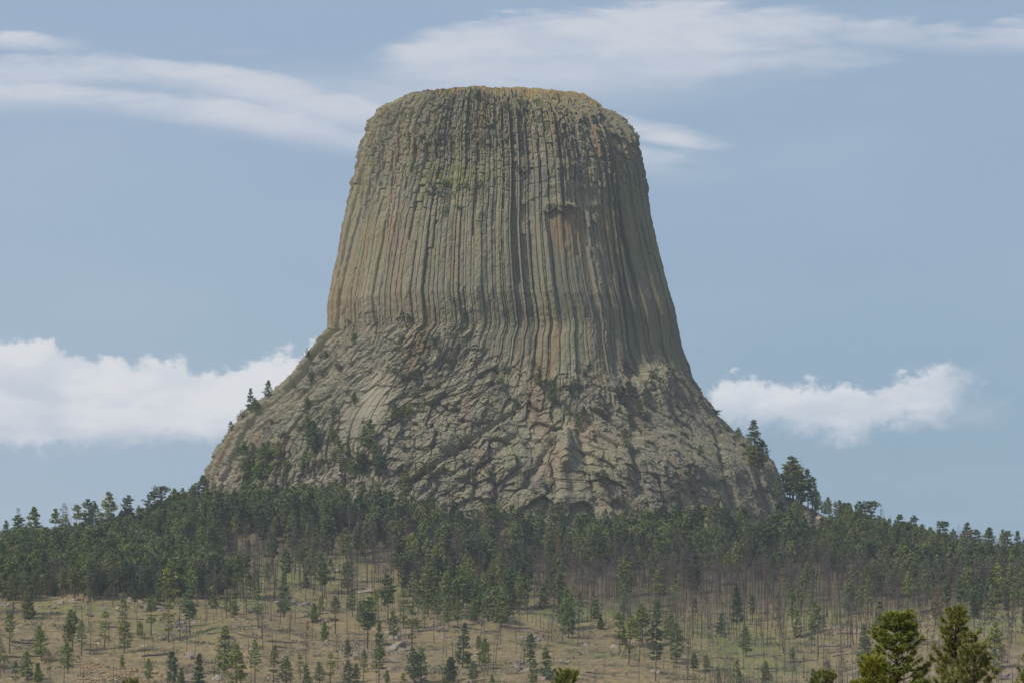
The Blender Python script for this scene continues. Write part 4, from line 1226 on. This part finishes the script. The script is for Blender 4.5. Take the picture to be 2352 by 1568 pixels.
for k, (x, yb, s) in enumerate(big_rocks):
    if yb < 1125 and 640 < x < 900:
        p = stand_on_butte(x, yb); X, Y, Z = p
    else:
        X, Y, Z = place(x, yb, 1500, 2490)
    i = int(r_.integers(0, 5)) if s > 1.6 else int(r_.integers(0, 7))
    o = link('boulder', ROCKS[i])
    o.location = (X, Y, Z - .22 * s); o.scale = (s * r_.uniform(1.0, 1.5), s, s * r_.uniform(.6, .95)); o.rotation_euler = (r_.normal(0, .15), r_.normal(0, .15), r_.uniform(0, 6.28))
    ITEMS.append((o, x, yb, ('large ' if s > 2.3 else 'mid-sized ' if s > 1.2 else 'small ') + ('pale tan boulder' if i % 3 == 0 else 'grey-brown boulder'), 'boulder', 'boulders on the slope'))
for (x, yb, L, seed) in [(220, 1568, 16, 1), (270, 1560, 12, 2), (335, 1571, 14, 3), (385, 1562, 9, 4), (215, 1535, 9, 5), (250, 1548, 8, 6), (300, 1545, 10, 7), (355, 1550, 8, 8)]:
    X, Y, Z = place(x, yb, 1500)
    o = link('rock_ledge', mesh_np('rock_ledge', *ledge_shape(700 + seed, L, 4 + seed % 3).get(), M_LEDGE))
    o.location = (X, Y, Z + .2); o.rotation_euler = (0, 0, r_.normal(0, .15))
    ITEMS.append((o, x, yb, 'layered tan sandstone ledge', 'rock ledge', 'sandstone ledges at the slope bottom'))


def log_shape(seed, branchy):
    r = np.random.default_rng(seed); T = Tri()
    xs = np.linspace(-.5, .5, 8)
    T.tube(np.c_[xs, r.normal(0, .008, 8), r.normal(0, .006, 8)], np.linspace(.024, .010, 8), 6)
    if branchy:
        for q in range(22):
            x0 = r.uniform(-.15, .5); a = r.uniform(-.3, 3.4); L = r.uniform(.06, .17)
            p0 = np.array([x0, 0, 0]); T.tube([p0, p0 + np.array([r.uniform(.2, .7) * L, math.cos(a) * L, abs(math.sin(a)) * L])], [.006, .002], 3)
    return T.get()


LOGS = [mesh_np('fallen_log', *log_shape(800 + i, i % 2), M_LOG if i < 3 else M_SNAG) for i in range(4)]
logs = [(590, 1375, 34, .25), (650, 1384, 24, -.1), (760, 1330, 18, .4), (540, 1380, 12, .5), (560, 1460, 15, -.6), (370, 1504, 16, .02), (650, 1475, 14, .45), (440, 1440, 14, .3), (860, 1335, 16, .35), (975, 1448, 22, .12), (1070, 1442, 12, .05), (1000, 1400, 10, .2), (820, 1360, 14, .1), (1170, 1545, 26, .1), (1030, 1440, 14, .08),
        (50, 1510, 20, .6), (60, 1480, 14, .6), (80, 1470, 12, .4), (20, 1480, 10, .1), (610, 1300, 10, -.5), (620, 1340, 12, -.3), (770, 1480, 10, .3), (1740, 1510, 18, .1), (1800, 1490, 16, -.25), (1920, 1490, 16, .3), (1960, 1500, 18, -.2), (1880, 1450, 14, .1), (1700, 1440, 12, -.3), (1840, 1520, 14, .5), (2000, 1520, 16, -.1),
        (1500, 1405, 14, .3), (1350, 1395, 12, -.5), (1370, 1398, 10, .8), (1650, 1410, 12, .1), (1760, 1420, 14, -.2), (1600, 1520, 10, .2), (2240, 1440, 14, .2), (2290, 1450, 12, -.3), (255, 1440, 10, .5), (300, 1420, 12, .2), (660, 1290, 12, .3), (710, 1350, 16, .1), (480, 1300, 8, .3)]
for k in range(90):
    x = r_.uniform(480, 2300); yb = r_.uniform(1300, 1500) if x < 1250 else r_.uniform(1385, 1560)
    logs.append((x, yb, r_.uniform(5, 13), r_.normal(0, .5)))
for (x, yb, L, a) in logs:
    X, Y, Z = place(x, yb, 1500, 2490)
    dx, dy = math.cos(a) * L / 2, math.sin(a) * L / 2
    za, zb = float(ground_z(X - dx, Y - dy)), float(ground_z(X + dx, Y + dy))
    i = int(r_.integers(0, 4)); o = link('fallen_log', LOGS[i])
    w = 14 + L * .4
    o.location = (X, Y, (za + zb) / 2 + .22); o.scale = (L, w, w); o.rotation_euler = (0, -math.atan2(zb - za, L), a)
    ITEMS.append((o, x, yb, ('long ' if L > 14 else 'short ') + ('pale bleached' if i == 3 else 'dark weathered') + (' branchy' if i % 2 else '') + ' fallen log', 'fallen log', 'logs lying on the slope'))


def brush_mass():
    """low brush, dead twigs and scattered stones: nobody could count them"""
    r = np.random.default_rng(5)
    S = Tri(); W = Tri()
    n = 9000
    for k in range(n):
        Y = r.uniform(1680, 2330); x = r.uniform(-30, 2380); X = (x - CX) * K * Y; Z = float(ground_z(X, Y)); yb = HY - Z / (K * Y)
        if r.random() > (.75 if yb > 1385 else .5): continue
        pn = float(vnoise(X / 18, Y / 18, 61)) + .5
        if r.random() > pn * 1.5 - .25: continue
        s = r.uniform(.6, 1.9)
        m_ = 34
        c = np.array([X, Y, Z + s * .3]) + r.normal(size=(m_, 3)) * np.array([1.3, .8, .28]) * s
        (S if r.random() < .3 else W).leaves(c, .5 * s + .15, r, .5 if r.random() < .6 else .2, .2)
    sv, sf = S.get(); wv, wf = W.get()
    me = mesh_np('undergrowth', np.r_[sv, wv], np.r_[sf, wf + len(sv)], mats=[M_GRASSY, M_TWIG], fmat=np.r_[np.zeros(len(sf)), np.ones(len(wf))])
    tagged(link('undergrowth', me), 'low scrubby brush and dead twigs scattered over the dry slope', 'undergrowth', kind='stuff')
    G = Tri(); v0, f0 = rock_shape(555, 1, .7)
    for k in range(5200):
        Y = r.uniform(1680, 2300); x = r.uniform(-20, 2370); X = (x - CX) * K * Y; Z = float(ground_z(X, Y))
        if r.random() > (float(vnoise(X / 14, Y / 14, 71)) + .5) * 1.3: continue
        s = r.uniform(.22, .6) * (1.7 if r.random() < .12 else 1); a = r.uniform(0, 6.28); ca, sa = math.cos(a), math.sin(a)
        V = np.c_[(v0[:, 0] * ca - v0[:, 1] * sa) * s + X, (v0[:, 0] * sa + v0[:, 1] * ca) * s + Y, v0[:, 2] * s * r.uniform(.6, 1) + Z]
        G.add(V, f0)
    tagged(link('rubble', mesh_np('rubble', *G.get(), M_PALE)), 'small pale stones strewn over the dry hillside', 'stones', kind='stuff')


brush_mass()


# ------------------------------------------------------------------ near pines at the lower right
def near_pine(seed, h=5.2, spread=1.05):
    r = np.random.default_rng(seed); T, N, Bd = Tri(), Tri(), Tri()
    zs = np.linspace(-.3, h, 10); pts = np.c_[r.normal(0, .02, 10) * 1.5, r.normal(0, .02, 10) * 1.5, zs]
    axis = lambda z: np.array([np.interp(z, zs, pts[:, 0]), np.interp(z, zs, pts[:, 1]), z])
    T.tube(pts, np.linspace(.075, .016, 10), 7)

    def tuft(p, d, L=.15, n=60):
        L *= .86; n = int(n * 1.15)
        d = d / np.linalg.norm(d)
        a = r.normal(size=(n, 3)) * .62 + d * r.uniform(.35, 1.25, (n, 1)); a /= np.linalg.norm(a, axis=1, keepdims=True)
        base = p - d * r.uniform(0, .11, (n, 1))
        w = np.cross(a, r.normal(size=(n, 3))); w /= np.linalg.norm(w, axis=1, keepdims=True); w *= .0085
        ln = L * r.uniform(.7, 1.15, (n, 1))
        V = np.stack([base - w, base + w, base + a * ln * .6 + w * .8, base + a * ln], 1).reshape(-1, 3)
        k = np.arange(n)[:, None] * 4
        N.add(V, np.concatenate([k + np.array([[0, 1, 2]]), k + np.array([[0, 2, 3]])]))
        if r.random() < .3:
            Bd.tube([p, p + d * .05, p + d * .085], [.010, .009, .003], 5)

    tuft(axis(h), np.array([0, 0, 1.]), .17, 90); tuft(axis(h - .12), np.array([.2, .1, 1.]), .16, 70)
    z = h - .22
    while z > .7:
        t = (h - z) / h
        R = spread * (.12 + 1.12 * t ** .66) * r.uniform(.8, 1.15)
        nb = r.integers(4, 7); a0 = r.uniform(0, 6.28)
        for i in range(nb):
            az = a0 + i * 6.283 / nb + r.normal(0, .3); L = R * r.uniform(.65, 1.15)
            d = np.array([math.cos(az), math.sin(az), 0.0]); up = .85 - .35 * t + r.normal(0, .12)
            n = 6; q = np.linspace(0, 1, n)
            bp = axis(z)[None] + d[None] * (L * q)[:, None] + np.array([0, 0, 1.])[None] * (L * (up * q ** 1.3 + .12 * q ** 3))[:, None] + np.cumsum(r.normal(0, .018, (n, 3)), 0)
            T.tube(bp, np.linspace(.024, .008, n) * (.6 + L * .5), 4)
            tuft(bp[-1], bp[-1] - bp[-2] + np.array([0, 0, .03]), .155, 66)
            nt = int(3 + L * 8)
            for s_ in range(nt):
                f = r.uniform(.22, .97); j = min(int(f * (n - 1)), n - 2); p = bp[j] + (bp[j + 1] - bp[j]) * (f * (n - 1) - j)
                sd = np.cross(d, [0, 0, 1.]) * r.choice([-1, 1]) * r.uniform(.5, 1) + d * .6 + np.array([0, 0, r.uniform(.15, .9)])
                l2 = r.uniform(.10, .34) * (.6 + .6 * (1 - f))
                e = p + sd / np.linalg.norm(sd) * l2
                T.tube([p, (p + e) / 2 + np.array([0, 0, -.01]), e], [.008, .007, .006], 3)
                tuft(e, sd + np.array([0, 0, .25]), r.uniform(.12, .165), 52)
        z -= r.uniform(.17, .30) * (1 + .4 * t)
    nv, nf = N.get(); bv, bf = Bd.get()
    cr = mesh_np('crown', np.r_[nv, bv], np.r_[nf, bf + len(nv)], mats=[M_NEAR, M_BUD], fmat=np.r_[np.zeros(len(nf)), np.ones(len(bf))])
    return (mesh_np('trunk', *T.get(), M_NEARB), cr), h


NEAR = [near_pine(61), near_pine(62, 5.0, 1.0), near_pine(63, 3.6, .95)]
for x, top, Y, v, wd, lab in [(2058, 1400, 128, 0, 1.4, 'sunlit yellow-green pine, broad multi-tipped top, nearest to the camera beside another'), (2196, 1388, 132, 1, .95, 'sunlit yellow-green pine, taller pointed top, rightmost of the near pair'),
                              (1893, 1535, 124, 2, .9, 'small sunlit pine top just left of the near pair, at the bottom edge'), (1300, 1533, 140, 2, .8, 'sunlit pine tip poking up alone at the bottom middle edge'),
                              (2005, 1505, 118, 2, .9, 'low sunlit pine crowded against the left side of the near broad pine'), (2376, 1480, 126, 1, .8, 'sunlit pine cut off by the right edge of the picture'),
                              (300, 1556, 150, 2, .7, 'tiny sunlit pine tip at the bottom edge below the sandstone ledges'), (2235, 1475, 122, 2, 1.0, 'low sunlit pine at the right foot of the near pointed pine')]:
    meshes, h0 = NEAR[v]
    X = (x - CX) * K * Y; ztop = (HY - top) * K * Y; zg = float(ground_z(X, Y))
    s = (ztop - zg) / (h0 + .12)
    o = put('near_pine', meshes, ('trunk', 'crown'), (X, Y, zg), (s * wd, s * wd, s), r_.uniform(0, 6.28))
    tagged(o, lab, 'pine tree', 'near sunlit pines')


# ------------------------------------------------------------------ labels
def zone(x, yb, cat):
    if cat == 'shrub':
        v = 'on the summit rim' if yb < 300 else 'on high grassy ledge' if yb < 500 and 960 < x < 1130 else 'on column wall' if yb < 700 else 'at column feet' if yb < 860 else 'midway down rocky apron' if yb < 1000 else 'low on rocky apron'
        hz = "left flank" if x < 860 else "centre" if x < 1220 else "right of centre" if x < 1480 else "right flank"
        return v + ', ' + hz
    if yb < 1128 and 440 < x < 1800 and cat == 'pine tree':
        return 'on the butte rock, ' + ('left flank' if x < 860 else 'middle' if x < 1400 else 'right flank')
    hz = "under left cloud" if x < 250 else "left of butte" if x < 470 else "below butte's left flank" if x < 760 else "below butte left-centre" if x < 1000 else "below butte's middle" if x < 1300 else "below butte right-centre" if x < 1530 else "below butte's right flank" if x < 1800 else "right of butte" if x < 2080 else "near right border"
    v = 'at rock foot' if yb < 1215 else 'in upper forest' if yb < 1275 else 'in middle forest' if yb < 1330 else 'at forest edge' if yb < 1385 else 'on upper slope' if yb < 1430 else 'on lower slope' if yb < 1500 else 'at slope bottom'
    return v + ', ' + hz


ORD = ['leftmost', 'second from left', 'third from left', 'fourth from left', 'fifth from left', 'sixth from left', 'seventh from left', 'eighth from left', 'ninth from left', 'tenth from left']
cells = {}
for it in ITEMS:
    cells.setdefault((it[3], zone(it[1], it[2], it[4])), []).append(it)
for (w_, z_), its in cells.items():
    its.sort(key=lambda t: t[1])
    for k, it in enumerate(its):
        lab = w_ + ' ' + z_
        if len(its) > 1:
            tail = ORD[k] if k < len(ORD) else '%dth from left' % (k + 1)
            if k == len(its) - 1: tail = 'rightmost'
            lab += ', ' + tail
        tagged(it[0], lab.replace(', left flank,', ' left flank,').replace(', centre,', ' centre,'), it[4], it[5])


# ------------------------------------------------------------------ the air
def haze():
    x0, x1, y0, y1, z0, z1 = -1402.0, 1402.0, -402.0, 3002.0, -60.0, 345.0
    V = [(x, y, z) for z in (z0, z1) for y in (y0, y1) for x in (x0, x1)]
    F = [(0, 2, 3, 1), (4, 5, 7, 6), (0, 1, 5, 4), (2, 6, 7, 3), (0, 4, 6, 2), (1, 3, 7, 5)]
    m = bpy.data.materials.new('pale_air'); m.use_nodes = True
    nt = m.node_tree; nt.nodes.clear()
    out = nt.nodes.new('ShaderNodeOutputMaterial'); v = nt.nodes.new('ShaderNodeVolumePrincipled')
    v.inputs['Color'].default_value = (.90, .94, 1.0, 1)
    v.inputs['Density'].default_value = HAZE_DENSITY
    v.inputs['Anisotropy'].default_value = 0.0
    nt.links.new(v.outputs[0], out.inputs['Volume'])
    me = mesh_np('haze', V, F, m)
    o = link('haze', me)
    tagged(o, 'thin bluish haze in the air between the hillside and the butte', 'haze', kind='stuff')


HAZE_DENSITY = 0.000042
haze()
